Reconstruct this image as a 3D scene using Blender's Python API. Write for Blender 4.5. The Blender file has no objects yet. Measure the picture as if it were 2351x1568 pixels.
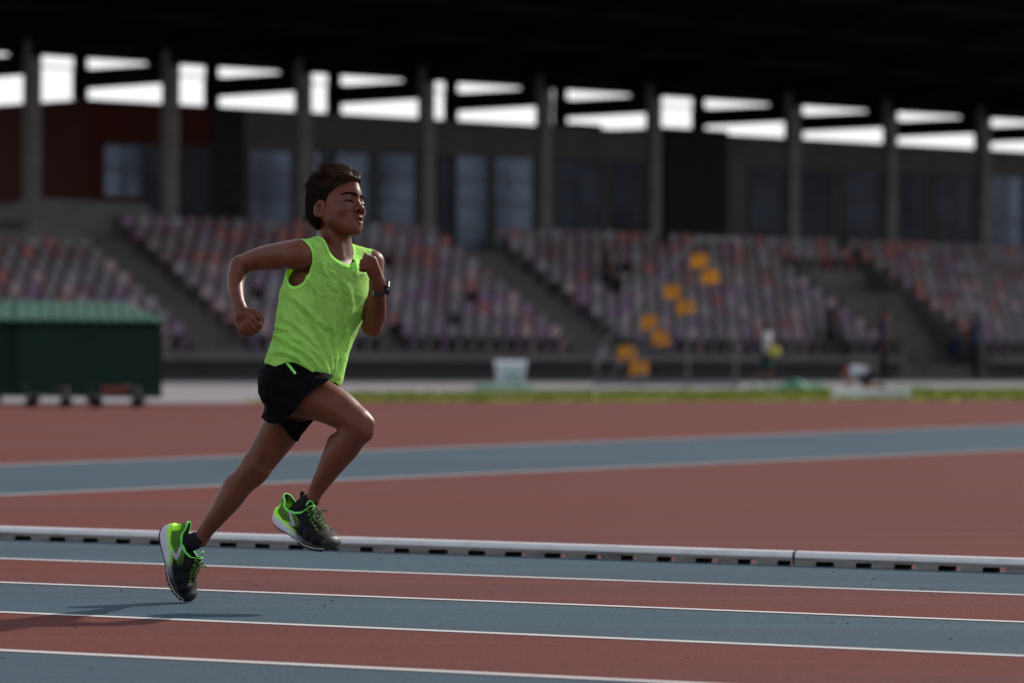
import bpy, math, random
import numpy as np
from mathutils import Vector, Matrix
random.seed(7)
rng = np.random.default_rng(11)
SC = bpy.context.scene
COL = SC.collection
PI = math.pi
R = math.radians

# ---------------------------------------------------------------- camera
FPX = 9183.0          # focal length in pixels of a 2351 px wide picture
CAMZ = 0.80
roll, pitch = 0.0070, 0.00087
cr = Vector((math.cos(roll), 0, math.sin(roll)))
cf = Vector((0, math.cos(pitch), math.sin(pitch)))
cu = cr.cross(cf).normalized()
cr = cf.cross(cu).normalized()
CAM = Vector((0, 0, CAMZ))
cam_d = bpy.data.cameras.new('camera')
cam = bpy.data.objects.new('camera', cam_d); COL.objects.link(cam)
m = Matrix.Identity(4)
for i in range(3):
    m[i][0] = cr[i]; m[i][1] = cu[i]; m[i][2] = -cf[i]; m[i][3] = CAM[i]
cam.matrix_world = m
cam_d.sensor_width = 36.0
cam_d.lens = 36.0 * FPX / 2351.0
cam_d.clip_start = 0.1; cam_d.clip_end = 5000
cam_d.dof.use_dof = True
cam_d.dof.focus_distance = 12.05
cam_d.dof.aperture_fstop = 3.6
SC.camera = cam
SC.render.resolution_x = 1024; SC.render.resolution_y = 683

# ---------------------------------------------------------------- world, sun, exposure
sdir = Vector((1.12, 1.12, 0.98)).normalized()        # towards the sun
SUN_EL = math.asin(sdir.z); SUN_AZ = math.atan2(sdir.x, sdir.y)
W = bpy.data.worlds.new('World'); SC.world = W; W.use_nodes = True
nt = W.node_tree; nt.nodes.clear()
o_ = nt.nodes.new('ShaderNodeOutputWorld'); b_ = nt.nodes.new('ShaderNodeBackground')
s_ = nt.nodes.new('ShaderNodeTexSky'); s_.sky_type = 'NISHITA'; s_.sun_disc = False
s_.sun_elevation = SUN_EL; s_.sun_rotation = SUN_AZ
s_.air_density = 1.0; s_.dust_density = 1.6; s_.ozone_density = 1.5
hs = nt.nodes.new('ShaderNodeHueSaturation'); hs.inputs['Saturation'].default_value = 0.45
nt.links.new(s_.outputs[0], hs.inputs['Color']); vm = nt.nodes.new('ShaderNodeVectorMath'); vm.operation = 'MINIMUM'; vm.inputs[1].default_value = (4.3, 4.3, 4.3)
nt.links.new(hs.outputs[0], vm.inputs[0]); nt.links.new(vm.outputs[0], b_.inputs[0])
nt.links.new(b_.outputs[0], o_.inputs[0])
b_.inputs[1].default_value = 0.15
sd = bpy.data.lights.new('sun', 'SUN'); sd.energy = 3.0; sd.angle = R(0.55); sd.color = (1.0, 0.92, 0.84)
so = bpy.data.objects.new('sun', sd); COL.objects.link(so)
so.rotation_euler = sdir.to_track_quat('Z', 'Y').to_euler(); so.location = (10, 30, 40)
SC.view_settings.view_transform = 'Standard'; SC.view_settings.look = 'None'
SC.view_settings.gamma = 1.0; SC.view_settings.exposure = 0.75
try: SC.cycles.use_denoising = True
except Exception: pass
SC.cycles.max_bounces = 8; SC.cycles.transparent_max_bounces = 8

# ---------------------------------------------------------------- helpers
def P(px, py, D):
    return CAM + cf * D + cr * ((px - 1175.5) / FPX * D) + cu * ((784.0 - py) / FPX * D)
def G(px, py, z=0.0):
    d = cf + cr * ((px - 1175.5) / FPX) + cu * ((784.0 - py) / FPX)
    t = (z - CAMZ) / d.z
    return CAM + d * t
def tag(o, label=None, cat=None, group=None, kind=None):
    if label: o['label'] = label
    if cat: o['category'] = cat
    if group: o['group'] = group
    if kind: o['kind'] = kind
    return o
def rootloc(o):
    v = Vector((0, 0, 0))
    while o is not None:
        v += o.location; o = o.parent
    return v
def empty(name, loc, label=None, cat=None, group=None):
    o = bpy.data.objects.new(name, None); COL.objects.link(o)
    o.location = loc; o.empty_display_size = 0.1
    return tag(o, label, cat, group)
def mk(name, verts, faces, mat, parent=None, smooth=False, origin=None):
    base = rootloc(parent) if parent is not None else Vector(origin or (0, 0, 0))
    me = bpy.data.meshes.new(name)
    V = np.asarray(verts, dtype=np.float64) - np.array(base)
    me.from_pydata([tuple(v) for v in V], [], [tuple(int(i) for i in f) for f in faces])
    me.update()
    if smooth: me.polygons.foreach_set('use_smooth', [True] * len(me.polygons))
    mats = mat if isinstance(mat, (list, tuple)) else [mat]
    for q in mats: me.materials.append(q)
    o = bpy.data.objects.new(name, me); COL.objects.link(o)
    if parent is not None: o.parent = parent
    else: o.location = base
    return o
class MB:
    def __init__(s): s.v = []; s.f = []
    def add(s, vs, fs):
        n = len(s.v); s.v += [tuple(v) for v in vs]; s.f += [tuple(i + n for i in f) for f in fs]
    def box(s, c, ax, ay, az):
        c = Vector(c); ax = Vector(ax); ay = Vector(ay); az = Vector(az)
        vs = [c + ax*i + ay*j + az*k for k in (-1, 1) for j in (-1, 1) for i in (-1, 1)]
        s.add(vs, [(0,2,3,1),(4,5,7,6),(0,1,5,4),(2,6,7,3),(0,4,6,2),(1,3,7,5)])
    def prism(s, poly, d):
        n = len(poly); d = Vector(d); a = [Vector(p) for p in poly]
        s.add(a + [p + d for p in a], [tuple(range(n))[::-1], tuple(range(n, 2*n))] +
              [(i, (i+1) % n, n+(i+1) % n, n+i) for i in range(n)])
    def tube(s, pts, rad, n=8, cap=True):
        pts = [Vector(p) for p in pts]; k = len(pts)
        rad = rad if isinstance(rad, (list, tuple)) else [rad]*k
        rings = []; prev = None
        for i, p in enumerate(pts):
            t = (pts[min(i+1, k-1)] - pts[max(i-1, 0)]).normalized()
            if prev is None:
                a = Vector((0, 0, 1)) if abs(t.z) < .9 else Vector((1, 0, 0))
                u = t.cross(a).normalized()
            else:
                u = (prev - t * prev.dot(t)).normalized()
            prev = u; w = t.cross(u)
            rings.append([p + (u*math.cos(2*PI*j/n) + w*math.sin(2*PI*j/n))*rad[i] for j in range(n)])
        vs = [v for r in rings for v in r]
        fs = [(i*n+j, i*n+(j+1) % n, (i+1)*n+(j+1) % n, (i+1)*n+j) for i in range(k-1) for j in range(n)]
        if cap: fs += [tuple(range(n))[::-1], tuple((k-1)*n+j for j in range(n))]
        s.add(vs, fs)
    def build(s, name, mat, parent=None, smooth=False, origin=None):
        return mk(name, s.v, s.f, mat, parent, smooth, origin)
def quad(name, pts, z, mat, kind='structure'):
    o = mk(name, [(p[0], p[1], z) for p in pts], [tuple(range(len(pts)))], mat)
    return tag(o, kind=kind)

# ---------------------------------------------------------------- materials
def mat(name, col, rough=0.7, spec=0.4, noise=None, bump=0.0, bscale=200, metallic=0, sss=0, coords='Object'):
    """noise = (colour2, scale, contrast_lo, contrast_hi[, stretch])"""
    M_ = bpy.data.materials.new(name); M_.use_nodes = True
    t = M_.node_tree; b = t.nodes['Principled BSDF']
    b.inputs['Base Color'].default_value = (*col, 1); b.inputs['Roughness'].default_value = rough
    b.inputs['Specular IOR Level'].default_value = spec; b.inputs['Metallic'].default_value = metallic
    if sss:
        b.inputs['Subsurface Weight'].default_value = sss
        b.inputs['Subsurface Radius'].default_value = (0.012, 0.005, 0.003); b.inputs['Subsurface Scale'].default_value = 1.0
    tc = t.nodes.new('ShaderNodeTexCoord')
    last = None
    if noise:
        layers = noise if isinstance(noise, list) else [noise]
        for L in layers:
            mp = t.nodes.new('ShaderNodeMapping'); t.links.new(tc.outputs[coords], mp.inputs[0])
            if len(L) > 4: mp.inputs['Scale'].default_value = L[4]
            if len(L) > 5: mp.inputs['Rotation'].default_value = L[5]
            n = t.nodes.new('ShaderNodeTexNoise'); n.inputs['Scale'].default_value = L[1]; n.inputs['Detail'].default_value = 4
            n.inputs['Roughness'].default_value = 0.6
            t.links.new(mp.outputs[0], n.inputs['Vector'])
            r = t.nodes.new('ShaderNodeMapRange'); r.inputs['From Min'].default_value = L[2]; r.inputs['From Max'].default_value = L[3]
            t.links.new(n.outputs['Fac'], r.inputs['Value'])
            mx = t.nodes.new('ShaderNodeMix'); mx.data_type = 'RGBA'
            t.links.new(r.outputs[0], mx.inputs['Factor'])
            if last is None: mx.inputs['A'].default_value = (*col, 1)
            else: t.links.new(last, mx.inputs['A'])
            mx.inputs['B'].default_value = (*L[0], 1)
            last = mx.outputs['Result']
        t.links.new(last, b.inputs['Base Color'])
    if bump:
        n = t.nodes.new('ShaderNodeTexNoise'); n.inputs['Scale'].default_value = bscale; n.inputs['Detail'].default_value = 3
        t.links.new(tc.outputs[coords], n.inputs['Vector'])
        bp = t.nodes.new('ShaderNodeBump'); bp.inputs['Strength'].default_value = bump; bp.inputs['Distance'].default_value = 0.003
        t.links.new(n.outputs['Fac'], bp.inputs['Height']); t.links.new(bp.outputs[0], b.inputs['Normal'])
    return M_

LA = math.atan2(-.444, .896)     # heading of the lanes
LROT = (0, 0, -LA)
RED = (.115, .0325, .027); BLUE = (.050, .080, .103)
def rubber(name, c, spot=True):
    d = tuple(x*.42 for x in c); l = tuple(min(1, x*1.7+.012) for x in c)
    g = tuple(x*.6+y*.4 for x, y in zip(c, (.075, .060, .080)))
    L = [(tuple(x*.84 for x in g), .45, .42, .66, (.30, 1.6, 1), LROT),
         (tuple(min(1, x*1.20+.008) for x in c), 1.3, .50, .72, (.25, 2.2, 1), LROT),
         (tuple(x*.66 for x in c), 5.0, .56, .74, (.18, 3.2, 1), LROT),
         (d, 210, .50, .70), (l, 170, .56, .74), (tuple(x*.70 for x in c), 45, .52, .72), (tuple(x*.66 for x in c), 95, .50, .64), (tuple(x*1.3 for x in c), 120, .54, .66)]
    if spot: L.append(((.018, .015, .015), 34, .765, .775))
    return mat(name, c, .95, .06, L, .6, 330)
M = {}
M['red'] = rubber('red_rubber', RED); M['blue'] = rubber('blue_rubber', BLUE)
M['line'] = mat('line_paint', (0.4774, 0.4651, 0.4468), .85, .1, [((0.3366, 0.2938, 0.2693), 120, .55, .8), ((0.3672, 0.355, 0.3427), 9, .55, .8)], .4, 500)
M['grass'] = mat('grass_green', (0.1615, 0.187, 0.02975), .9, .15, [((0.221, 0.221, 0.0425), 1.4, .4, .65), ((0.102, 0.136, 0.0187), 14, .5, .7)], .8, 60)
M['paving'] = mat('paving_concrete', (0.2, 0.188, 0.2), .9, .1, [((0.16, 0.152, 0.164), .5, .4, .65)])
M['conc'] = mat('stand_concrete', (0.0999, 0.09028, 0.08732), .85, .2, [((0.0666, 0.0592, 0.05624), 1.3, .45, .7), ((0.1258, 0.1147, 0.111), 6, .5, .75)])
M['conc_l'] = mat('pale_concrete', (0.1258, 0.1184, 0.1184), .85, .2, [((0.0962, 0.0888, 0.0888), 1.1, .42, .7)])
M['conc_d'] = mat('dark_wall', (0.03552, 0.03034, 0.03034), .85, .2, [((0.0259, 0.0222, 0.0222), 1.5, .42, .7)])
M['col'] = mat('column_concrete', (0.1548, 0.1449, 0.1419), .8, .2, [((0.1149, 0.1049, 0.0999), 2, .42, .7)])
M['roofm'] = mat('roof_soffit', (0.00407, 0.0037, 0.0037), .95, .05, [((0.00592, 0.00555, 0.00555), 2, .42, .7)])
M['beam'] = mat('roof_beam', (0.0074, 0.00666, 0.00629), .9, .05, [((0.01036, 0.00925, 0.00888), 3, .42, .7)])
M['panel'] = mat('facade_panel', (0.1049, 0.09441, 0.09141), .8, .2, [((0.08242, 0.07493, 0.07193), 1.2, .42, .7)])
M['panel_dark'] = mat('facade_dark', (0.01628, 0.01332, 0.01332), .8, .2, [((0.0222, 0.0185, 0.0185), 3, .42, .7)])
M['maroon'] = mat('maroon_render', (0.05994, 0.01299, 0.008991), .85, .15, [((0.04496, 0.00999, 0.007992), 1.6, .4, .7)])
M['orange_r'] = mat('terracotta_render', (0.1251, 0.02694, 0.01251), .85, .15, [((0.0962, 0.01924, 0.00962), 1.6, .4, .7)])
M['glass'] = mat('window_glass', (.062, .078, .110), .22, .5, [((.036, .046, .070), .9, .4, .6)], metallic=.95)
M['glass_d'] = mat('dark_glass', (.012, .014, .020), .3, .2, [((.020, .024, .034), .8, .4, .6)], metallic=.9)
M['frame'] = mat('window_frame', (0.0518, 0.04884, 0.05032), .6, .3, [((0.037, 0.03478, 0.037), 4, .4, .7)])
M['navy'] = mat('navy_louver', (0.01036, 0.0148, 0.02516), .6, .3, [((0.0148, 0.0222, 0.0333), 3, .4, .7)])
# ---------------------------------------------------------------- ground, track
lt = Vector((.896, -.444, 0)).normalized()           # along the lanes, to the right
ln = Vector((-.444, -.896, 0)).normalized()          # across the lanes, towards the camera
K0 = G(0, 1240); K0 = Vector((K0.x, K0.y, 0))        # front foot of the kerb
def T(s, p, z=0): 
    v = K0 + lt*s + ln*p
    return Vector((v.x, v.y, z))
big = 900
quad('ground', [(-big, -big), (big, -big), (big, big), (-big, big)], -.030, M['paving'])
def gp(px, py): 
    v = G(px, py); return (v.x, v.y)
# far edge of the red infield, and the grass beyond it
e0 = Vector(gp(380, 925)); e1 = Vector(gp(2351, 919)); ed = (e1 - e0)
def along(a, b, t): return tuple(Vector(a) + (Vector(b) - Vector(a)) * t)
eL = along(e0, e1, -1.6); eR = along(e0, e1, 4)
quad('infield_surface', [(-60, -60), (140, -60), eR, eL], -.002, M['red'])
g0 = gp(560, 921); g1 = gp(2351, 919); h0 = gp(820, 905.5); h1 = gp(2351, 895)
gm = gp(640, 914)
gs = mk('grass', [(*g0, -.012), (*along(g0, g1, 2.5), -.012), (*along(h0, h1, 2.5), -.012), (*h0, -.012), (*gm, -.012)], [(0, 1, 2, 3, 4)], M['grass'])
tag(gs, kind='structure')
# grass tufts standing on the strip
mbt = MB(); r_ = random.Random(5)
for i in range(9000):
    a = r_.random()*1.4; b = r_.random()
    p = Vector(along(g0, g1, a)).lerp(Vector(along(h0, h1, a)), b)
    hh = r_.uniform(.04, .11); an = r_.uniform(0, PI); w_ = r_.uniform(.01, .03)
    dx, dy = math.cos(an)*w_, math.sin(an)*w_
    mbt.add([(p.x-dx, p.y-dy, -.012), (p.x+dx, p.y+dy, -.012), (p.x+r_.uniform(-.04, .04), p.y+r_.uniform(-.04, .04), hh)], [(0, 1, 2)])
tag(mbt.build('grass_blades', M['grass']), 'low green grass strip between the red infield and the paving', 'grass', kind='stuff')
# the blue band that crosses the infield
q0, q1, q2, q3 = gp(0, 1137), gp(2351, 1032), gp(2351, 975), gp(0, 1068)
quad('blue_runway', [along(q0, q1, -1), along(q0, q1, 2.0), along(q3, q2, 2.0), along(q3, q2, -1)], -.0005, M['blue'])
def strip(name, a, b, w, z, m_):
    a = Vector(a[:2]); b = Vector(b[:2]); d = (b-a).normalized(); n = Vector((-d.y, d.x))*w/2
    return quad(name, [a-n, b-n, b+n, a+n], z, m_)
strip('runway_line', along(q0, q1, -1), along(q0, q1, 2), .05, .0008, M['line'])
strip('runway_line', along(q3, q2, -1), along(q3, q2, 2), .05, .0008, M['line'])
# lanes
for k in range(8):
    a, b = 1.22*k + .025, 1.22*(k+1) - .025
    if k == 0: a = -.06
    quad('lane_surface', [T(-60, a-.03), T(80, a-.03), T(80, b+.03), T(-60, b+.03)], .002 if k % 2 == 0 else .0024, M['blue'] if k % 2 == 0 else M['red'])
for k in range(1, 9):
    c = T(0, 1.22*k-.025)
    quad('lane_line', [T(-60, 1.22*k-.05), T(80, 1.22*k-.05), T(80, 1.22*k), T(-60, 1.22*k)], .0042, M['line'])
# rubber crumbs and grit lying on the lanes
mbc = MB(); r_ = random.Random(9)
for i in range(260):
    p = T(r_.uniform(-3, 8), r_.uniform(.05, 6), .0)
    s = r_.uniform(.001, .003)
    mbc.box((p.x, p.y, .003), (s, s*.4, 0), (-s*.3, s*.8, 0), (0, 0, s*.7))
M['crumb'] = mat('crumb', (.03, .022, .02), .9, .2, ((.2, .09, .08), 5, .5, .55))
tag(mbc.build('rubber_crumbs', M['crumb']), 'small dark rubber crumbs scattered over the lanes', 'crumbs', kind='stuff')

# ---------------------------------------------------------------- kerb: hollow rail in sections
M['kerbm'] = mat('kerb_paint', (0.6409, 0.6162, 0.6162), .42, .4, [((0.4437, 0.419, 0.4067), 16, .52, .75, (.5, .5, 3))], .2, 90)
M['kerbs'] = mat('kerb_skirt', (0.1942, 0.185, 0.1804), .6, .25, [((0.1018, 0.09248, 0.08784), 14, .50, .72, (.5, .5, 3)), ((0.05549, 0.04624, 0.04162), 5, .58, .74, (.6, .6, 5))], .2, 90)  # greyer than the top: shade of the front painted in, with dirt
def kerb(s0, s1, label):
    """rail 5 cm high, profile with rounded top; notched front and back skirts"""
    root = empty('kerb_rail', T((s0+s1)/2, -.025, .0045), label, 'kerb', 'kerb rails along the inside of lane one')
    H, Wd, rr, th = .052, .052, .019, .003
    mb = MB(); z0 = .0035
    prof = [(0, H-rr-.004)]
    for a in range(0, 91, 15): prof.append((-rr + rr*math.cos(R(a)), H-rr + rr*math.sin(R(a))))
    prof += [(-Wd+rr - rr*math.sin(R(a)), H-rr + rr*math.cos(R(a))) for a in range(0, 91, 15)] + [(-Wd, H-rr-.004)]
    n = len(prof); vs = []
    for s in (s0, s1):
        vs += [T(s, p, z0+z) for p, z in prof]
    mb.add(vs, [(i, i+1, n+i+1, n+i) for i in range(n-1)])
    mb.build('rail', M['kerbm'], root, True); mb = MB()
    zt = z0 + H-rr-.004; notch = .019
    pitch_ = .158; kr = random.Random(int(s0*100))
    for face in (0, -Wd):
        mb = MB()
        inn = face - th if face == 0 else face + th
        mid = .017
        # band above the notches, then the teeth between them
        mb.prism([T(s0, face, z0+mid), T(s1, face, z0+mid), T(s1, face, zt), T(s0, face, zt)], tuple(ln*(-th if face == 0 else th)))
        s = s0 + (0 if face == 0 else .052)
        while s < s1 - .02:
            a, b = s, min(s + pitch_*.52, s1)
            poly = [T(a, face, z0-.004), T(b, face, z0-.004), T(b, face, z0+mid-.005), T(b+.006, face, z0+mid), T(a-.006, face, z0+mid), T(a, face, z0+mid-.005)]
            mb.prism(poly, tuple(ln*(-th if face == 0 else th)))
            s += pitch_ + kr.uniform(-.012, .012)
        mb.build('front_skirt' if face == 0 else 'rear_skirt', M['kerbs'] if face == 0 else M['panel_dark'], root)  # near-black rear skirt paints the shade seen through the slots
    e = MB(); e.box(T(s1+.004, -Wd/2, z0+H/2), lt*.004, ln*(Wd/2-.003), (0, 0, H/2-.003)); e.build('joint_sleeve', M['panel_dark'], root)
sj = (T(0, 0) - G(1815, 1300)).length
sj = (Vector(G(1815, 1301)) - K0).dot(lt)
sj2 = (Vector(G(497, 1252)) - K0).dot(lt)
Ls = sj - sj2
kerb(sj2+.01, sj, 'weathered white kerb rail behind the runner, in the middle of the picture')
kerb(sj+.01, sj+3, 'white kerb rail running out of the picture at the right')
kerb(sj2-3, sj2, 'white kerb rail left of the rear shoe')
kerb(sj2-6, sj2-3.01, 'white kerb rail beyond the left edge')

# ---------------------------------------------------------------- the grandstand
st = Vector((.737, .676, 0)).normalized(); sn = Vector((-.676, .737, 0)).normalized()
F0 = Vector((0, 98, 0))
def S(s, w, z=0): 
    v = F0 + st*s + sn*w
    return Vector((v.x, v.y, z))
def sx(px, w):
    """position along the stand of what is seen at px on the plane w"""
    u = (px-1175.5)/FPX; A = sn.x*w; B = 98 + sn.y*w
    return (u*B - A) / (st.x - u*st.y)
S0, S1 = -24, 40
ROWH, ROWD, NR, ZF = .288, .52, 10, .62
AISLES = [-8.75, 3.3]; AW = 1.5
VO = (14.4, 17.6)
stand = empty('grandstand', S(0, 0, 0), 'long concrete grandstand with slim columns under a dark cantilever roof', 'grandstand')
def sbox(mb, s0, s1, w0, w1, z0, z1):
    mb.box(S((s0+s1)/2, (w0+w1)/2, (z0+z1)/2), st*((s1-s0)/2), sn*((w1-w0)/2), (0, 0, (z1-z0)/2))
mb = MB()
def terrace(s0, s1):
    poly = [S(s0, .25, -.03)]
    z = ZF; w = .25
    for k in range(NR):
        poly += [S(s0, w, z), S(s0, w+ROWD, z)]
        w += ROWD; z += ROWH if k < NR-1 else 0
    poly += [S(s0, 12, z), S(s0, 12, -.03)]
    # closed outline: build as prism along the stand
    mb.prism(poly, tuple(st*(s1-s0)))
terrace(S0, VO[0]-.152); terrace(VO[1]+.152, S1)
mb.build('terrace', M['conc'], stand)
ZT = ZF + ROWH*(NR-1)
WT = .25 + ROWD*NR
mb = MB(); sbox(mb, S0, VO[0]-.15, .05, .25, -.03, .40); sbox(mb, VO[1]+.15, S1, .05, .25, -.03, .40); mb.build('plinth_wall', M['conc_d'], stand)
mb = MB(); sbox(mb, S0, VO[0]-.15, -.10, .25, .40, .58); sbox(mb, VO[1]+.15, S1, -.10, .25, .40, .58); mb.build('ledge', M['conc_l'], stand)
# aisle steps (half risers)
for a in AISLES:
    mb = MB()
    for k in range(NR-1):
        w = .25 + ROWD*(k+1); z = ZF + ROWH*k
        sbox(mb, a-AW/2, a+AW/2, w-.26, w, z-.1, z+ROWH/2)
    mb.build('stairs', M['conc'], stand)
# walled entrance cut into the lower eight rows
KV = 8; WV = .25 + ROWD*KV; ZV = ZF + ROWH*(KV-1)
mb = MB()
poly = [S(VO[0]-.15, WV, -.03)]; z = ZV; w = WV
for k in range(KV, NR): poly += [S(VO[0]-.15, w, z+ROWH), S(VO[0]-.15, w+ROWD, z+ROWH)]; w += ROWD; z += ROWH
poly += [S(VO[0]-.15, 12, z), S(VO[0]-.15, 12, -.03)]
mb.prism(poly, tuple(st*(VO[1]-VO[0]+.3))); mb.build('terrace', M['conc'], stand)
mb = MB()
sbox(mb, VO[0]+.06, VO[1]-.06, .3, 1.2, -.03, .30)
for k in range(8): sbox(mb, VO[0]+.06, VO[1]-.06, 1.2+k*.25, WV-.01, .30+k*.25, .55+k*.25)
mb.build('entrance_steps', M['conc'], stand)
mb = MB()
for s0, s1 in ((VO[0]-.149, VO[0]+.05), (VO[1]-.05, VO[1]+.149)):
    poly = [S(s0, .05, -.03), S(s0, .05, .95), S(s0, .7, 1.05), S(s0, WV+.1, ZV+.62), S(s0, WV+.1, -.03)]
    mb = MB(); mb.prism(poly, tuple(st*(s1-s0))); mb.build('flank_wall', M['conc'], stand)
mb = MB(); sbox(mb, VO[0]+.055, VO[1]-.055, WV-.10, WV-.012, 2.3, ZV+.30); mb.build('end_wall', M['conc_l'], stand)
# pale concrete wall at the back of the left block
mb = MB()
sL = -9.9
mb.prism([S(S0, 4.35, 2.6), S(S0, 4.35, 3.35), S(sx(45, 4.35), 4.35, 3.40), S(sx(75, 4.35), 4.35, 3.62), S(sL-.3, 4.35, 3.62), S(sL+.35, 4.35, 3.15), S(sL+.35, 4.35, 2.6)], tuple(sn*1.6))
mb.build('back_wall', M['conc_l'], stand)
sr = sx(352, WT+.25)
mb = MB(); mb.prism([S(S0, WT+.2, ZT-.2), S(S0, WT+.2, 3.95), S(sx(30, WT+.2), WT+.2, 4.05), S(sx(70, WT+.2), WT+.2, 4.22), S(sr-.35, WT+.2, 4.18), S(sr+.25, WT+.2, 3.75), S(sr+.35, WT+.2, ZT-.2)], tuple(sn*.25))
mb.build('back_wall', M['conc_l'], stand)
# columns and rear posts
WC, WR = 6.2, 9.95; ZD = 8.02
fr = [70, 388, 692, 975, 1245, 1497, 1815, 2040, 2255]
ss = [sx(x, WC) for x in fr]
ss = [ss[0]-8.4, ss[0]-4.2] + ss + [ss[-1]+4.2, ss[-1]+8.4]
ZR = 7.32
for s in ss:
    mb = MB(); sbox(mb, s-.17, s+.17, WC-.15, WC+.15, ZT, ZR+.9); mb.build('column', M['col'], stand)
    mb = MB(); sbox(mb, s-.14, s+.14, WR-.15, WR+.15, 6.95, ZR-.11); mb.build('rear_post', M['beam'], stand)
    mb = MB(); sbox(mb, s-.13, s+.13, WC-.1, WR+.17, ZR-.11, ZR+.37)
    mb.prism([S(s-.12, WC-.2, ZD-.30), S(s-.12, WC-.2, ZD+.06), S(s-.12, WC-11, ZD+2.16), S(s-.12, WC-11, ZD+1.90)], tuple(st*.24))
    # haunch towards the deck
    mb.prism([S(s-.13, WC-.2, ZR+.29), S(s-.13, WC+.7, ZR+.29), S(s-.13, WC+1.35, ZR+.95), S(s-.13, WC-.2, ZR+.95)], tuple(st*.26))
    mb.prism([S(s-.12, WR-.15, ZR+.29), S(s-.12, WR+.15, ZR+.29), S(s-.12, WR+.15, ZR+.8), S(s-.12, WR-.15, ZR+.8)], tuple(st*.24))
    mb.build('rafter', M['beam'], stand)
ZD = 8.02
mb = MB()
prof = [(WR+.3, ZD), (WC, ZD+.02), (WC-13.0, ZD+2.5)]
back = [(WR+8.5, ZD+.75)]  # unseen rear extension, added to keep the sun off the seats
up = .35
pl = [S(S0-6, *prof[2]), S(S0-6, *prof[1]), S(S0-6, *prof[0]), S(S0-6, *back[0]), S(S0-6, back[0][0], back[0][1]+up), S(S0-6, WC, ZD+.6), S(S0-6, prof[2][0], prof[2][1]+up)]
mb.prism(pl, tuple(st*(S1+12-S0)))
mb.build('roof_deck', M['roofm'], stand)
for w, z in ((WC-3, ZD+.60), (WC-6, ZD+1.17), (WC-9, ZD+1.75)):
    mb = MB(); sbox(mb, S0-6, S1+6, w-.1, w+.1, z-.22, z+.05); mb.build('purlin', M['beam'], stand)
M['rod'] = mat('tie_rod', (.30, .31, .28), .5, .4, ((.22, .23, .2), 4, .4, .7))
mb = MB(); sbox(mb, S0, S1, WR-.03, WR+.03, ZR+.385, ZR+.43); mb.build('tie_rail', M['rod'], stand)
# guard rail on the ledge
mb = MB(); s = S0
while s < S1:
    if not (VO[0]-.3 < s < VO[1]+.3): mb.tube([S(s, -.02, .57), S(s, -.02, 1.45)], .02, 6)
    s += 2.1
for z in (1.45, 1.0):
    mb.tube([S(S0, -.02, z), S(VO[0]-.2, -.02, z)], .016, 6); mb.tube([S(VO[1]+.2, -.02, z), S(S1, -.02, z)], .016, 6)
M['rail'] = mat('rail_metal', (.10, .10, .105), .5, .5, ((.07, .07, .07), 4, .4, .7), metallic=.4)
mb.build('guard_rail', M['rail'], stand)

# ---------------------------------------------------------------- building behind the columns
WB = 9.62
bld = empty('pavilion_building', S(5, WB, ZT), 'low building of grey and maroon walls with tall windows behind the stand columns', 'building')
ZB = 6.95
sc_ = sx(198, WB)                 # corner where the left wing turns back
def bx(x0, x1, z0, z1, w0, w1, name, m_, par=bld):
    mb = MB(); sbox(mb, sx(x0, WB), sx(x1, WB), w0, w1, z0, z1); return mb.build(name, m_, par)
def zat(px, py, w):
    s = sx(px, w); v = S(s, w); return CAMZ + ((784 + (px-1175.5)*roll + 8) - py) * v.y / FPX
mb = MB(); sbox(mb, sx(480, WB), sx(1512, WB), WB, WB+4, ZT, ZB); mb.build('wall', M['panel'], bld)
mb = MB(); sbox(mb, sx(1652, WB), S1+6, WB, WB+4, ZT, ZB+.05); mb.build('wall', M['panel'], bld)
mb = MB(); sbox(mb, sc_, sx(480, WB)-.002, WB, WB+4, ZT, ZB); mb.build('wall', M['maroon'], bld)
mb = MB(); sbox(mb, sx(1512, WB), sx(1654, WB), WB-.25, WB+4, ZT, ZB+.14); mb.build('stair_tower', M['panel_dark'], bld)
mb = MB(); sbox(mb, sx(1340, WB), sx(1412, WB), WB+.6, WB+2, ZB-.02, ZB+.16); mb.build('roof_hatch', M['panel_dark'], bld)
mb = MB(); sbox(mb, sx(478, WB), sx(556, WB), WB-.05, WB+.5, ZT, ZB-.004); mb.build('pier', M['panel_dark'], bld)
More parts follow.
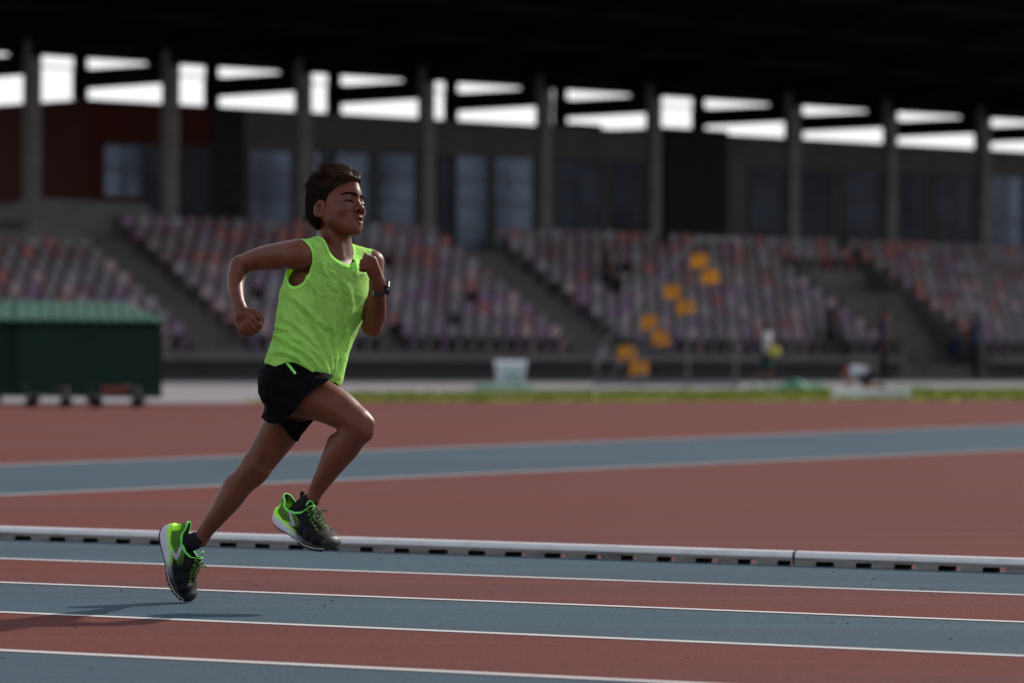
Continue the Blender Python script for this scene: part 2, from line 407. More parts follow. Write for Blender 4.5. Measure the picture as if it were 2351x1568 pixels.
# left wing turns away
wd = Vector((-.6, .8, 0)).normalized(); wn = Vector((.8, .6, 0))
c0 = S(sc_, WB)
def wt(px): u = (px-1175.5)/FPX; return (c0.x-u*c0.y)/(.6+.8*u)
W3 = wt(48)
mb = MB()
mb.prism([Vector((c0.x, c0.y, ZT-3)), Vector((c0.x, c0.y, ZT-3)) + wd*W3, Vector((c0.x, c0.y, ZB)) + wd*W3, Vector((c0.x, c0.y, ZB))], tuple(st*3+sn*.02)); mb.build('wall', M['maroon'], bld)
mb = MB(); cc = c0 + wd*(W3+.004)
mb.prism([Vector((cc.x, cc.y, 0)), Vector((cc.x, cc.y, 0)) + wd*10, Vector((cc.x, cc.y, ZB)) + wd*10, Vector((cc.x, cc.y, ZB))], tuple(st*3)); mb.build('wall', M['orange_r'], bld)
wins = [(232, 326, 331, 452, 'glass', 2, 2), (328, 368, 332, 470, 'glass_d', 1, 1), (412, 556, 339, 505, 'navy', 1, 6), (566, 666, 342, 505, 'glass', 1, 4),
        (712, 735, 346, 510, 'glass', 1, 4), (736, 762, 346, 510, 'glass_d', 1, 1), (764, 846, 348, 515, 'glass', 1, 4), (862, 950, 350, 520, 'glass', 1, 4),
        (1002, 1036, 352, 530, 'glass_d', 1, 1), (1040, 1118, 356, 530, 'glass', 1, 4), (1128, 1222, 358, 530, 'glass', 1, 4),
        (1262, 1380, 362, 535, 'glass_d', 2, 4), (1398, 1476, 366, 535, 'glass_d', 1, 4),
        (1716, 1794, 385, 545, 'glass_d', 1, 3), (1832, 1908, 388, 545, 'glass_d', 1, 3), (1928, 2018, 390, 545, 'glass_d', 1, 3),
        (2056, 2126, 395, 550, 'glass_d', 1, 2), (2142, 2234, 398, 550, 'glass_d', 2, 2), (2266, 2345, 402, 530, 'glass', 2, 2), (2380, 2470, 405, 550, 'glass_d', 1, 3)]
for (x0, x1, y0, y1, kd, nx, nz) in wins:
    a, b = sx(x0, WB), sx(x1, WB); zt = zat((x0+x1)/2, y0, WB); zb = ZT + .12
    if x0 < 400 and y1 < 460: zb = zat(x0, y1, WB)
    f_ = .05
    mb = MB()
    sbox(mb, a, b, WB-.06, WB+.01, zt-f_, zt); sbox(mb, a, b, WB-.06, WB+.01, zb, zb+f_)
    sbox(mb, a, a+f_, WB-.06, WB+.01, zb+f_, zt-f_); sbox(mb, b-f_, b, WB-.06, WB+.01, zb+f_, zt-f_)
    for i in range(1, nx): q = a + (b-a)*i/nx; sbox(mb, q-.03, q+.03, WB-.055, WB+.01, zb+f_, zt-f_)
    for i in range(1, nz): q = zb + (zt-zb)*i/nz; sbox(mb, a+f_, b-f_, WB-.052, WB+.01, q-.025, q+.025)
    fo = mb.build('window', M['frame'] if kd != 'navy' else M['navy'], bld)
    mb = MB(); sbox(mb, a+f_, b-f_, WB-.028, WB-.014, zb+f_, zt-f_); mb.build('pane', M[kd], fo)
# window in the maroon wing
mb = MB(); q = c0 - wd*.0
cw = Vector((c0.x, c0.y, 0))
def wing(t0, t1, z0, z1, off, th):
    mb.box(cw + wd*((t0+t1)/2) - st*off + Vector((0, 0, (z0+z1)/2)), wd*((t1-t0)/2), st*th, (0, 0, (z1-z0)/2))
wing(wt(150), wt(92), zat(120, 452, WB), zat(120, 336, WB), .02, .02); mb.build('window', M['glass'], bld)

# ---------------------------------------------------------------- seats
SEATC = {'red': (0.2832, 0.09204, 0.0944), 'purple': (0.177, 0.1038, 0.177), 'grey': (0.1593, 0.1369, 0.1487), 'pale pink': (0.3068, 0.2124, 0.236), 'dark plum': (0.1392, 0.08024, 0.09912), 'pale grey': (0.2301, 0.2065, 0.2301)}
seatm = {}
def seat_mesh(cname):
    c = SEATC[cname]
    mt = mat('seat_' + cname.replace(' ', '_'), c, .5, .4, [(tuple(x*.75 for x in c), 3, .45, .7)])
    mb = MB()
    # bucket shell: profile (y forward, z up) swept across with curved-up sides
    prof = [(.20, .33), (.16, .36), (.02, .34), (-.12, .345), (-.17, .40), (-.195, .50), (-.212, .64), (-.228, .675)]
    nx = 6; vs = []; fs = []; SWD = .355
    for th in (0, 1):
        for (y, z) in prof:
            for i in range(nx+1):
                x = (i/nx-.5)*SWD; e = (abs(i/nx-.5)*2)**3*.035
                vs.append((x, y + (e if z > .4 else 0) - th*.012*(z > .38), z + (e if z <= .4 else -e*.6*(z > .65)) - th*.018*(z <= .38)))
    n = nx+1; k = len(prof); o2 = n*k
    for j in range(k-1):
        for i in range(nx):
            fs.append((j*n+i, j*n+i+1, (j+1)*n+i+1, (j+1)*n+i)); fs.append((o2+j*n+i, o2+(j+1)*n+i, o2+(j+1)*n+i+1, o2+j*n+i+1))
    for i in range(nx):
        fs.append((i, o2+i, o2+i+1, i+1)); a = (k-1)*n+i; fs.append((a, a+1, o2+a+1, o2+a))
    for j in range(k-1):
        a, b = j*n, (j+1)*n; fs.append((a, b, o2+b, o2+a)); a += nx; b += nx; fs.append((a, o2+a, o2+b, b))
    mb.add(vs, fs)
    mb.box((0, -.02, .17), (.05, 0, 0), (0, .10, 0), (0, 0, .165))
    me = bpy.data.meshes.new('stadium_seat'); me.from_pydata(mb.v, [], mb.f); me.update(); me.materials.append(mt)
    me.polygons.foreach_set('use_smooth', [True]*len(me.polygons))
    return me
seatm = {c: seat_mesh(c) for c in SEATC}
SROT = math.atan2(-sn.y, -sn.x) - PI/2      # local +y looks at the field
blocks = [('left of the left stairs', S0+.3, AISLES[0]-AW/2-.05, -1), ('between the two open stairs', AISLES[0]+AW/2+.05, AISLES[1]-AW/2-.05, -1),
          ('between the right open stairs and the walled entrance', AISLES[1]+AW/2+.05, VO[0]-.3, -1), ('right of the walled entrance', VO[1]+.3, S1-.3, -1)]
ORD = ['', 'first', 'second', 'third', 'fourth', 'fifth', 'sixth', 'seventh', 'eighth', 'ninth', 'tenth', 'eleventh', 'twelfth', 'thirteenth', 'fourteenth', 'fifteenth',
       'sixteenth', 'seventeenth', 'eighteenth', 'nineteenth', 'twentieth'] + ['twenty-' + x for x in 'first second third fourth fifth sixth seventh eighth ninth'.split()]
allseats = []
r_ = random.Random(21)
for bi, (bn, a, b, _) in enumerate(blocks):
    n = int((b-a)/.49); 
    for k in range(NR):
        if bi == 0 and k > 7: continue
        for i in range(n):
            s = (b - .245 - i*.49) if bi in (0, 2) else (a + .245 + i*.49)
            w = .25 + ROWD*k + .26; z = ZF + ROWH*k
            v = S(s, w, z); px = 1175.5 + v.x/v.y*FPX
            vis = -60 < px < 2411
            t = r_.random(); up = k/NR
            if t < .06 + .17*up*up: c = 'red'
            elif t < .40 - .12*up: c = 'purple' if r_.random() > up*.8 else 'dark plum'
            elif t < .56 - .05*up: c = 'pale pink' if up < .6 else 'dark plum'
            elif t < .66: c = 'pale grey'
            else: c = 'grey'
            if bi == 3 and px > 2411: continue
            if px < -60: continue
            # hidden wholly behind the mat shelter at the left
            if px < 360 and k < 1: continue
            if r_.random() < .02: continue
            allseats.append((v.y, bi, k, i, v, c))
for k in range(8, NR):
    n = int((VO[1]-VO[0]+.3)/.49)
    for i in range(n):
        v = S(VO[0]-.1+i*.49, .25+ROWD*k+.26, ZF+ROWH*k); allseats.append((v.y, 3, k, i, v, r_.choice(['grey', 'red', 'dark plum', 'pale grey'])))
allseats.sort(key=lambda q: q[0])
refs = ['left stairs', 'left stairs', 'walled entrance', 'walled entrance']
side = ['left block', 'middle block', 'block left of it', 'block right of it']
for j, (_, bi, k, i, v, c) in enumerate(allseats[:300]):
    o = bpy.data.objects.new('stadium_seat', seatm[c]); COL.objects.link(o)
    o.location = v; o.rotation_euler = (0, 0, SROT)
    pos = 'beside' if i == 0 else ORD[i+1] + ' seat from'
    tag(o, '%s seat, %s row up, %s %s, %s' % (c, ORD[k+1], pos, refs[bi], side[bi]), 'seat', 'plastic seats on the grandstand terraces')
mv, mf, mi = [], [], []
mats_ = [seatm[c].materials[0] for c in SEATC]; cn = list(SEATC)
ca, sa = math.cos(SROT), math.sin(SROT)
for (_, bi, k, i, v, c) in allseats[300:]:
    me = seatm[c]; n = len(mv)
    for q in me.vertices:
        x, y, z = q.co; mv.append((v.x + x*ca - y*sa, v.y + x*sa + y*ca, v.z + z))
    for p in me.polygons: mf.append(tuple(n+t for t in p.vertices)); mi.append(cn.index(c))
o = mk('stadium_seats', mv, mf, mats_, None, True)
o.data.polygons.foreach_set('material_index', mi); o.data.update()
tag(o, 'farther rows of red, purple and grey plastic seats toward the right', 'seats', kind='stuff')
# ---------------------------------------------------------------- implicit surfaces -> one continuous mesh
class Field:
    def __init__(s, lo, hi, h):
        s.h = h; s.lo = np.array(lo, float)
        s.n = np.ceil((np.array(hi, float) - s.lo)/h).astype(int) + 1
        s.D = np.full(tuple(s.n), 1.0, np.float32)
    def sub(s, lo, hi):
        a = np.clip(np.floor((np.array(lo)-s.lo)/s.h).astype(int), 0, s.n-1)
        b = np.clip(np.ceil((np.array(hi)-s.lo)/s.h).astype(int)+1, 1, s.n)
        ax = [(s.lo[i] + s.h*np.arange(a[i], b[i])) for i in range(3)]
        return tuple(slice(a[i], b[i]) for i in range(3)), ax[0][:, None, None], ax[1][None, :, None], ax[2][None, None, :]
    def put(s, d, sl, k, carve=False):
        if d.size == 0: return
        o = s.D[sl]; k = max(k, 1e-5)
        if carve:
            d = -d; h = np.maximum(k-np.abs(o-d), 0)/k; r = np.maximum(o, d) + h*h*k*.25
        else:
            h = np.maximum(k-np.abs(o-d), 0)/k; r = np.minimum(o, d) - h*h*k*.25
        s.D[sl] = r.astype(np.float32)
    def cone(s, a, b, ra, rb, k=.01, carve=False, u=None, fa=1.0, fb=None):
        """tapered capsule; u = flattening axis, fa/fb = thickness factor along u at a and b"""
        a = np.array(a, float); b = np.array(b, float); fb = fa if fb is None else fb
        rm = max(ra, rb)*max(1, fa, fb); pad = rm + k + 2.5*s.h
        sl, x, y, z = s.sub(np.minimum(a, b)-pad, np.maximum(a, b)+pad)
        l = b-a; L2 = max(l @ l, 1e-12)
        t = np.clip(((x-a[0])*l[0] + (y-a[1])*l[1] + (z-a[2])*l[2])/L2, 0, 1)
        dx = x-a[0]-t*l[0]; dy = y-a[1]-t*l[1]; dz = z-a[2]-t*l[2]
        rr = ra + (rb-ra)*t
        if u is not None:
            u = np.array(u, float); u = u/np.linalg.norm(u)
            pu = dx*u[0]+dy*u[1]+dz*u[2]; q = dx*dx+dy*dy+dz*dz - pu*pu
            f = fa + (fb-fa)*t
            d = (np.sqrt(np.maximum(q, 0) + (pu/f)**2) - rr)*np.minimum(f, 1)
        else:
            d = np.sqrt(dx*dx+dy*dy+dz*dz) - rr
        s.put(d, sl, k, carve)
    def chain(s, pts, rad, k=.008, kj=.004, **kw):
        if len(pts) > 2:
            p = [np.array(q, float) for q in pts]; n = len(p); NP, NR_ = [], []
            for i in range(n-1):
                a, b, c, d = p[max(i-1, 0)], p[i], p[i+1], p[min(i+2, n-1)]
                ra, rb, rc, rd = rad[max(i-1, 0)], rad[i], rad[i+1], rad[min(i+2, n-1)]
                for t in (0, .1, .2, .3, .4, .5, .6, .7, .8, .9):
                    w = (-.5*t+t*t-.5*t**3, 1-2.5*t*t+1.5*t**3, .5*t+2*t*t-1.5*t**3, -.5*t*t+.5*t**3)
                    NP.append(w[0]*a+w[1]*b+w[2]*c+w[3]*d); NR_.append(w[0]*ra+w[1]*rb+w[2]*rc+w[3]*rd)
            pts, rad = NP+[p[-1]], NR_+[rad[-1]]
        old = s.D; s.D = np.full(old.shape, 1.0, np.float32)
        for i in range(len(pts)-1): s.cone(pts[i], pts[i+1], rad[i], rad[i+1], 0, **kw)
        new = s.D; s.D = old; s.put(new, (slice(None),)*3, k)
    def ell(s, c, ax, r, k=.01, carve=False, power=2):
        c = np.array(c, float); ax = [np.array(q, float)/np.linalg.norm(q) for q in ax]
        ext = np.sqrt(sum((r[i]*ax[i])**2 for i in range(3))) + k + 2.5*s.h
        sl, x, y, z = s.sub(c-ext, c+ext)
        pr = [(x-c[0])*q[0]+(y-c[1])*q[1]+(z-c[2])*q[2] for q in ax]
        k0 = np.sqrt(sum((pr[i]/r[i])**2 for i in range(3)))
        k1 = np.sqrt(sum((pr[i]/r[i]**2)**2 for i in range(3)))
        s.put(k0*(k0-1)/np.maximum(k1, 1e-9), sl, k, carve)
    def slab(s, secs, k=.01):
        """stack of elliptic cross-sections [(centre, u, n, a, b)], joined in order"""
        old = s.D; s.D = np.full(old.shape, 1.0, np.float32); kk = k; k = .004
        for (c0, u0, n0, a0, b0), (c1, u1, n1, a1, b1) in zip(secs[:-1], secs[1:]):
            c0 = np.array(c0, float); c1 = np.array(c1, float)
            rm = max(a0, a1, b0, b1); pad = rm + k + 2.5*s.h
            sl, x, y, z = s.sub(np.minimum(c0, c1)-pad, np.maximum(c0, c1)+pad)
            l = c1-c0; L2 = l @ l; L = math.sqrt(L2); le = l/L
            tr = ((x-c0[0])*l[0] + (y-c0[1])*l[1] + (z-c0[2])*l[2])/L2
            t = np.clip(tr, 0, 1); over = (tr-t)*L
            cx = x-c0[0]-t*l[0]; cy = y-c0[1]-t*l[1]; cz = z-c0[2]-t*l[2]
            cx = cx-over*le[0]; cy = cy-over*le[1]; cz = cz-over*le[2]
            u0_ = np.array(u0, float); u1_ = np.array(u1, float); n0_ = np.array(n0, float); n1_ = np.array(n1, float)
            uu = [u0_[i]+(u1_[i]-u0_[i])*t for i in range(3)]; nn = [n0_[i]+(n1_[i]-n0_[i])*t for i in range(3)]
            a = a0+(a1-a0)*t; b = b0+(b1-b0)*t
            pu = cx*uu[0]+cy*uu[1]+cz*uu[2]; pn = cx*nn[0]+cy*nn[1]+cz*nn[2]
            m_ = np.minimum(a, b)
            d = (np.sqrt((pu/a)**2+(pn/b)**2+(over/(m_*.6))**2)-1)*m_
            s.put(d, sl, k)
        new = s.D; s.D = old; s.put(new, (slice(None),)*3, kk)
    def mesh(s):
        D = s.D; nx, ny, nz = D.shape; I = D < 0
        cnt = np.zeros((nx-1, ny-1, nz-1), np.uint8)
        for i in (0, 1):
            for j in (0, 1):
                for k in (0, 1): cnt += I[i:nx-1+i, j:ny-1+j, k:nz-1+k]
        act = (cnt > 0) & (cnt < 8); ci = np.argwhere(act)
        idx = np.full(act.shape, -1, np.int32); idx[act] = np.arange(len(ci))
        sm = np.zeros((len(ci), 3)); w = np.zeros(len(ci))
        cor = [(i, j, k) for i in (0, 1) for j in (0, 1) for k in (0, 1)]
        val = {c: D[ci[:, 0]+c[0], ci[:, 1]+c[1], ci[:, 2]+c[2]].astype(float) for c in cor}
        for c in cor:
            for ax in range(3):
                if c[ax]: continue
                e = list(c); e[ax] = 1; e = tuple(e)
                va, vb = val[c], val[e]; cr_ = (va < 0) != (vb < 0)
                t = np.where(cr_, va/np.where(cr_, va-vb, 1), 0)
                for q in range(3):
                    p_ = c[q] + (t if q == ax else 0)
                    sm[:, q] += np.where(cr_, p_, 0)
                w += cr_
        V = s.lo + s.h*(ci + sm/w[:, None])
        F = []
        for ax in range(3):
            o = [q for q in range(3) if q != ax]
            sl0 = [slice(None)]*3; sl1 = [slice(None)]*3
            sl0[ax] = slice(0, -1); sl1[ax] = slice(1, None)
            for q in o: sl0[q] = slice(1, -1); sl1[q] = slice(1, -1)
            A = I[tuple(sl0)]; B = I[tuple(sl1)]; X = np.argwhere(A != B)
            if len(X) == 0: continue
            base = X.copy(); 
            for q in o: base[:, q] += 1
            inside = A[X[:, 0], X[:, 1], X[:, 2]]
            def cell(da, db):
                c = base.copy(); c[:, o[0]] += da; c[:, o[1]] += db
                return idx[c[:, 0], c[:, 1], c[:, 2]]
            f = np.stack([cell(-1, -1), cell(0, -1), cell(0, 0), cell(-1, 0)], 1)
            flip = inside if ax != 1 else ~inside
            f[~flip] = f[~flip][:, ::-1]
            F.append(f)
        F = np.concatenate(F); F = F[(F >= 0).all(1)]
        return V, F
def smooth(V, F, it=2, lam=.5, keep=None):
    E = np.concatenate([F[:, [0, 1]], F[:, [1, 2]], F[:, [2, 0]]] if F.shape[1] == 3 else [F[:, [0, 1]], F[:, [1, 2]], F[:, [2, 3]], F[:, [3, 0]]])
    E = np.concatenate([E, E[:, ::-1]]); n = len(V); deg = np.maximum(np.bincount(E[:, 0], minlength=n), 1)
    for _ in range(it):
        for l in (lam, -lam*1.03):
            A = np.stack([np.bincount(E[:, 0], V[E[:, 1], q], n) for q in range(3)], 1)/deg[:, None]
            D_ = (A-V)*l
            if keep is not None: D_[keep] = 0
            V = V + D_
    return V
def tri(F): return F if F.shape[1] == 3 else np.concatenate([F[:, [0, 1, 2]], F[:, [0, 2, 3]]])
def clip(V, F, g, extra=()):
    """keep the part of the mesh where g > 0, with clean cut edges; extra = per-vertex arrays carried along"""
    F = tri(F); gs = g[F] > 0; c = gs.sum(1)
    keep = list(map(tuple, F[c == 3])); newV = []; cache = {}; n0 = len(V); ex = [[] for _ in extra]
    def cut(i, j):
        key = (min(i, j), max(i, j))
        if key not in cache:
            a, b = key; t = g[a]/(g[a]-g[b]); cache[key] = n0+len(newV); newV.append(V[a]+(V[b]-V[a])*t)
            for q, e in enumerate(extra): ex[q].append(e[a]+(e[b]-e[a])*t)
        return cache[key]
    for f, s_ in zip(F[(c > 0) & (c < 3)].tolist(), gs[(c > 0) & (c < 3)].tolist()):
        if sum(s_) == 1:
            i = s_.index(True); a, b, d = f[i], f[(i+1) % 3], f[(i+2) % 3]; keep.append((a, cut(a, b), cut(a, d)))
        else:
            i = s_.index(False); a, b, d = f[i], f[(i+1) % 3], f[(i+2) % 3]; p, q = cut(a, b), cut(a, d)
            keep.append((p, b, d)); keep.append((p, d, q))
    F = np.array(keep, int).reshape(-1, 3); V = np.concatenate([V, np.array(newV).reshape(-1, 3)])
    extra = [np.concatenate([e, np.array(x).reshape((-1,)+e.shape[1:])]) for e, x in zip(extra, ex)]
    u, inv = np.unique(F, return_inverse=True)
    return V[u], inv.reshape(-1, 3), [e[u] for e in extra]
def normals(V, F):
    F = tri(F); N = np.cross(V[F[:, 1]]-V[F[:, 0]], V[F[:, 2]]-V[F[:, 0]]); out = np.zeros_like(V)
    for q in range(3):
        for a in range(3): out[:, q] += np.bincount(F[:, a], N[:, q], len(V))
    return out/np.maximum(np.linalg.norm(out, axis=1), 1e-12)[:, None]
def fastmesh(name, V, F, mats, parent=None, attrs=None, smooth_=True):
    base = np.array(rootloc(parent)) if parent is not None else np.zeros(3)
    me = bpy.data.meshes.new(name); n = F.shape[1]
    me.vertices.add(len(V)); me.vertices.foreach_set('co', (V-base).astype(np.float32).ravel())
    me.loops.add(F.size); me.loops.foreach_set('vertex_index', F.astype(np.int32).ravel())
    me.polygons.add(len(F)); me.polygons.foreach_set('loop_start', np.arange(0, F.size, n, dtype=np.int32))
    try: me.polygons.foreach_set('loop_total', np.full(len(F), n, np.int32))
    except Exception: pass
    me.update(calc_edges=True); me.validate()
    me.polygons.foreach_set('use_smooth', [smooth_]*len(me.polygons))
    for a, d in (attrs or {}).items():
        at = me.attributes.new(a, 'FLOAT', 'POINT'); at.data.foreach_set('value', d.astype(np.float32))
    for m_ in (mats if isinstance(mats, (list, tuple)) else [mats]): me.materials.append(m_)
    o = bpy.data.objects.new(name, me); COL.objects.link(o)
    if parent is not None: o.parent = parent
    return o
def solid(o, th, off=0):
    md = o.modifiers.new('thickness', 'SOLIDIFY'); md.thickness = th; md.offset = off
def vn(p, sc=1.0, seed=0):
    """cheap smooth 3-D noise from summed sines"""
    r = np.random.default_rng(seed); out = np.zeros(len(p))
    for i in range(7):
        k = r.normal(size=3)*sc*(1+.35*i); out += np.sin(p @ k + r.uniform(0, 6.28))/(1+.3*i)
    return out/3
PA = lambda x, y, D: np.array(P(x, y, D))
# ---------------------------------------------------------------- the runner
run = empty('person', Vector((P(440, 1384, 12.28).x, P(440, 1384, 12.28).y, 0.004)),
            'boy sprinting in a neon green tank top, black shorts and green and black running shoes', 'person')
MM = .001
# head frame
Fh = np.array([.735, -.655, .17]); Fh /= np.linalg.norm(Fh)
U0 = np.array([0, 0, 1.]) - Fh[2]*Fh; U0 /= np.linalg.norm(U0); R0 = np.cross(Fh, U0)
ph = R(12); Rh = math.cos(ph)*R0 + math.sin(ph)*U0; Uh = math.cos(ph)*U0 - math.sin(ph)*R0
Hc = PA(776, 457, 12.06)
def H(f, r, u): return Hc + (Fh*f + Rh*r + Uh*u)*MM
HA = (Fh, Rh, Uh)
# shoulder frame: u towards the left shoulder, n out of the chest
ul = np.array([.71, .70, -.02]); ul /= np.linalg.norm(ul); un = np.array([.70, -.71, .10]); un -= ul*(un @ ul); un /= np.linalg.norm(un)
pl_ = np.array([.45, .89, 0]); pl_ /= np.linalg.norm(pl_); pn_ = np.array([.89, -.45, 0])
def mixv(a, b, t): v = a*(1-t)+b*t; return v/np.linalg.norm(v)
def torso(fd, g=0.0, k=.02, trunk=True):
    """trunk, shoulders and neck base, grown by g metres"""
    sec = [((688, 905, 12.09), 0, .088, .082), ((690, 872, 12.09), 0, .106, .088), ((703, 820, 12.08), .3, .100, .076), ((719, 765, 12.08), .6, .100, .074),
           ((735, 710, 12.08), .85, .112, .080), ((748, 660, 12.08), 1, .124, .088), ((762, 612, 12.07), 1, .116, .080)]
    S_ = []
    for c, t, a, b in sec:
        S_.append((PA(*c), mixv(pl_, ul, t), mixv(pn_, un, t), a+g, b+g))
    fd.slab(S_, k)
    # trapezius, collar, deltoid roots
    fd.cone(PA(752, 573, 12.04), PA(694, 583, 11.965), .036+g, .036+g, .03)
    fd.cone(PA(782, 585, 12.10), PA(846, 601, 12.17), .033+g, .031+g, .03)
    fd.cone(PA(768, 590, 12.07), PA(769, 560, 12.07), .052+g*.3, .045+g*.3, .02)

bf = Field(PA(345, 1395, 12.6) - np.array([0, 0, .0]), PA(905, 378, 12.6), .003)
lo = np.minimum(PA(350, 1400, 12.3), PA(910, 370, 12.3)); hi = np.maximum(PA(350, 1400, 12.3), PA(910, 370, 12.3))
lo[1] = 11.72; hi[1] = 12.50
bf = Field(lo, hi, .003)
torso(bf)
bf.cone(PA(769, 585, 12.07), PA(768, 520, 12.075), .045, .040, .03)          # neck
bf.cone(PA(752, 525, 12.09), PA(757, 575, 12.11), .032, .04, .02)           # nape
bf.cone(PA(775, 535, 12.03), PA(783, 590, 12.02), .009, .008, .014)          # neck tendon
bf.ell(PA(757, 630, 12.035), (ul, un, np.array((0, 0, 1.))), (.085, .052, .062), .02)
# near (right) arm
sh, el, wr = (682, 585, 11.955), (551, 609, 12.08), (551, 706, 11.975)
bf.chain([PA(*sh), PA(640, 584, 11.99), PA(597, 592, 12.04), PA(*el)], [.047, .0355, .0325, .0272], .018, .008)
bf.cone(PA(640, 600, 11.99), PA(590, 603, 12.045), .026, .022, .012)
bf.cone(PA(545, 612, 12.085), PA(540, 609, 12.09), .021, .014, .01)
bf.chain([PA(*el), PA(541, 645, 12.05), PA(543, 680, 12.005), PA(*wr)], [.0268, .0262, .0225, .0185], .012, .006)
# far (left) arm
bf.chain([PA(850, 607, 12.17), PA(853, 650, 12.15), PA(851, 700, 12.11), PA(853, 747, 12.07)], [.042, .032, .029, .026], .018, .008)
bf.cone(PA(858, 600, 12.16), PA(860, 625, 12.15), .030, .024, .012)
bf.cone(PA(849, 752, 12.065), PA(859, 757, 12.06), .024, .020, .01)
bf.chain([PA(856, 750, 12.06), PA(865, 722, 12.03), PA(868, 690, 11.985), PA(870, 660, 11.94)], [.025, .0275, .0235, .0185], .012, .006)
# legs
R1 = [(676, 900, 12.03), (733, 918, 12.0), (778, 940, 11.975), (818, 968, 11.95)]
bf.chain([PA(*q) for q in R1], [.078, .064, .056, .044], .03, .012)
bf.cone(PA(820, 972, 11.95), PA(829, 988, 11.945), .044, .038, .014)         # knee
bf.cone(PA(846, 972, 11.94), PA(840, 992, 11.94), .019, .018, .016)         # kneecap
bf.chain([PA(820, 985, 11.95), PA(792, 1024, 11.965), PA(771, 1052, 11.975), PA(745, 1094, 11.99), PA(724, 1130, 12.005), PA(717, 1148, 12.01)],
         [.043, .0455, .0410, .0305, .0228, .0215], .012, .008)
bf.cone(PA(772, 1015, 11.985), PA(758, 1060, 11.995), .026, .020, .02)
L1 = [(692, 905, 12.15), (661, 960, 12.17), (625, 1016, 12.19), (590, 1069, 12.20)]
bf.chain([PA(*q) for q in L1], [.078, .066, .0555, .046], .03, .012)
bf.cone(PA(586, 1074, 12.20), PA(577, 1087, 12.205), .0445, .042, .014)
bf.cone(PA(601, 1080, 12.18), PA(594, 1095, 12.185), .022, .019, .014)
bf.chain([PA(575, 1088, 12.205), PA(549, 1115, 12.215), PA(530, 1145, 12.22), PA(505, 1176, 12.23), PA(476, 1214, 12.245), PA(461, 1240, 12.25)],
         [.042, .0410, .0365, .0320, .0245, .0225], .012, .008)
bf.cone(PA(535, 1112, 12.225), PA(513, 1145, 12.235), .026, .020, .02)
# head
bf.ell(H(-15, 0, 0), HA, (.085, .069, .078), .01)
bf.ell(H(36, 0, -54), HA, (.047, .050, .063), .03)
for s in (-1, 1):
    bf.cone(H(4, 48*s, -60), H(16, 41*s, -76), .014, .014, .03)
    bf.cone(H(16, 39*s, -77), H(66, 9*s, -108), .0155, .0125, .024)
    bf.ell(H(58, 31*s, -50), HA, (.020, .019, .019), .02)
    bf.cone(H(75, 7*s, -8), H(62, 36*s, -9), .0085, .0085, .016)
bf.ell(H(78, 0, -113), HA, (.0135, .0165, .0135), .014)
bf.cone(H(61, 0, 10), H(58, 0, 28), .024, .022, .02)
bf.ell(H(74, 0, -84), HA, (.020, .027, .024), .014)
for s in (-1, 1):
    bf.ell(H(90, 28*s, -24), HA, (.013, .017, .0085), .012, carve=True)
    bf.ell(H(65.5, 28*s, -26), HA, (.0135, .0155, .0125), .005)
bf.cone(H(81, 0, -18), H(97.5, 0, -47), .0062, .0085, .010)
bf.ell(H(99.5, 0, -50), HA, (.0108, .0118, .0098), .007)
for s in (-1, 1):
    bf.ell(H(90, 14*s, -54.5), HA, (.0108, .0080, .0080), .006)
    bf.cone(H(101, 8.5*s, -62.5), H(92, 9.5*s, -54), .0050, .0042, .0025, carve=True)
for s in (-1, 1):
    bf.cone(H(94, 4*s, -75.5), H(81.5, 24*s, -81.5), .0058, .0036, .004)
    bf.cone(H(91.5, 0, -91.5), H(80, 22*s, -86), .0072, .0040, .004)
bf.ell(H(93, 1, -83.5), HA, (.017, .0150, .0046), .003, carve=True)
bf.cone(H(76, -8, -101), H(76, 8, -101), .0125, .0125, .012)
# ears
for s in (-1, 1):
    ea = mixv(Fh, Rh*s*-.5, .28); eu = Uh*.97 - Fh*.26; er = np.cross(eu, ea)
    eu = eu/np.linalg.norm(eu)
    bf.ell(H(-8, 70*s, -45), (ea, Rh, eu), (.0220, .0105, .0255), .005)
    bf.cone(H(4, 66*s, -66), H(1, 67*s, -68), .0075, .008, .006)
    bf.ell(H(-2, 80*s, -47), (ea, Rh, eu), (.0125, .0100, .0165), .003, carve=True)
    bf.ell(H(0, 79*s, -50), (ea, Rh, eu), (.0065, .0130, .0085), .003, carve=True)
    bf.cone(H(8, 70*s, -48), H(8, 70*s, -56), .005, .005, .004)
# near fist, its back to the camera
def finger(pts, rad, k=.004): bf.chain([PA(*q) for q in pts], rad, k, .002)
bf.chain([PA(551, 706, 11.975), PA(556, 722, 11.965)], [.0185, .020], .008)
bf.ell(PA(562, 735, 11.965), (PA(566, 748, 11.96)-PA(558, 722, 11.96), PA(582, 728, 11.965)-PA(546, 742, 11.965), (0, 1, .0)), (.030, .0275, .0135), .010)
for a, b, c, r1 in (((580, 731), (595, 750), (588, 748), .0090), ((571, 741), (587, 758), (580, 756), .0092), ((562, 749), (577, 764.5), (571, 761), .0086), ((554, 756), (566, 767.5), (561, 764), .0078)):
    finger([(a[0]-9, a[1]-9, 11.963), (a[0], a[1], 11.952), (b[0], b[1], 11.962), (b[0]-2, b[1]-2, 11.985), (c[0]-3, c[1]-6, 11.995)], [r1*.9, r1, r1*.97, r1*.88, r1*.8], .003)
    bf.ell(PA(a[0], a[1], 11.951), ((1, 0, 0), (0, 1, 0), (0, 0, 1)), (r1*1.02,)*3, .004)
finger([(566, 717, 11.975), (588, 716.5, 11.975), (599, 729, 11.97), (600, 741, 11.965)], [.0125, .0092, .0090, .0072], .008)
bf.ell(PA(590, 728, 11.972), ((1, 0, 0), (0, 1, 0), (0, 0, 1)), (.0115, .009, .0125), .004)
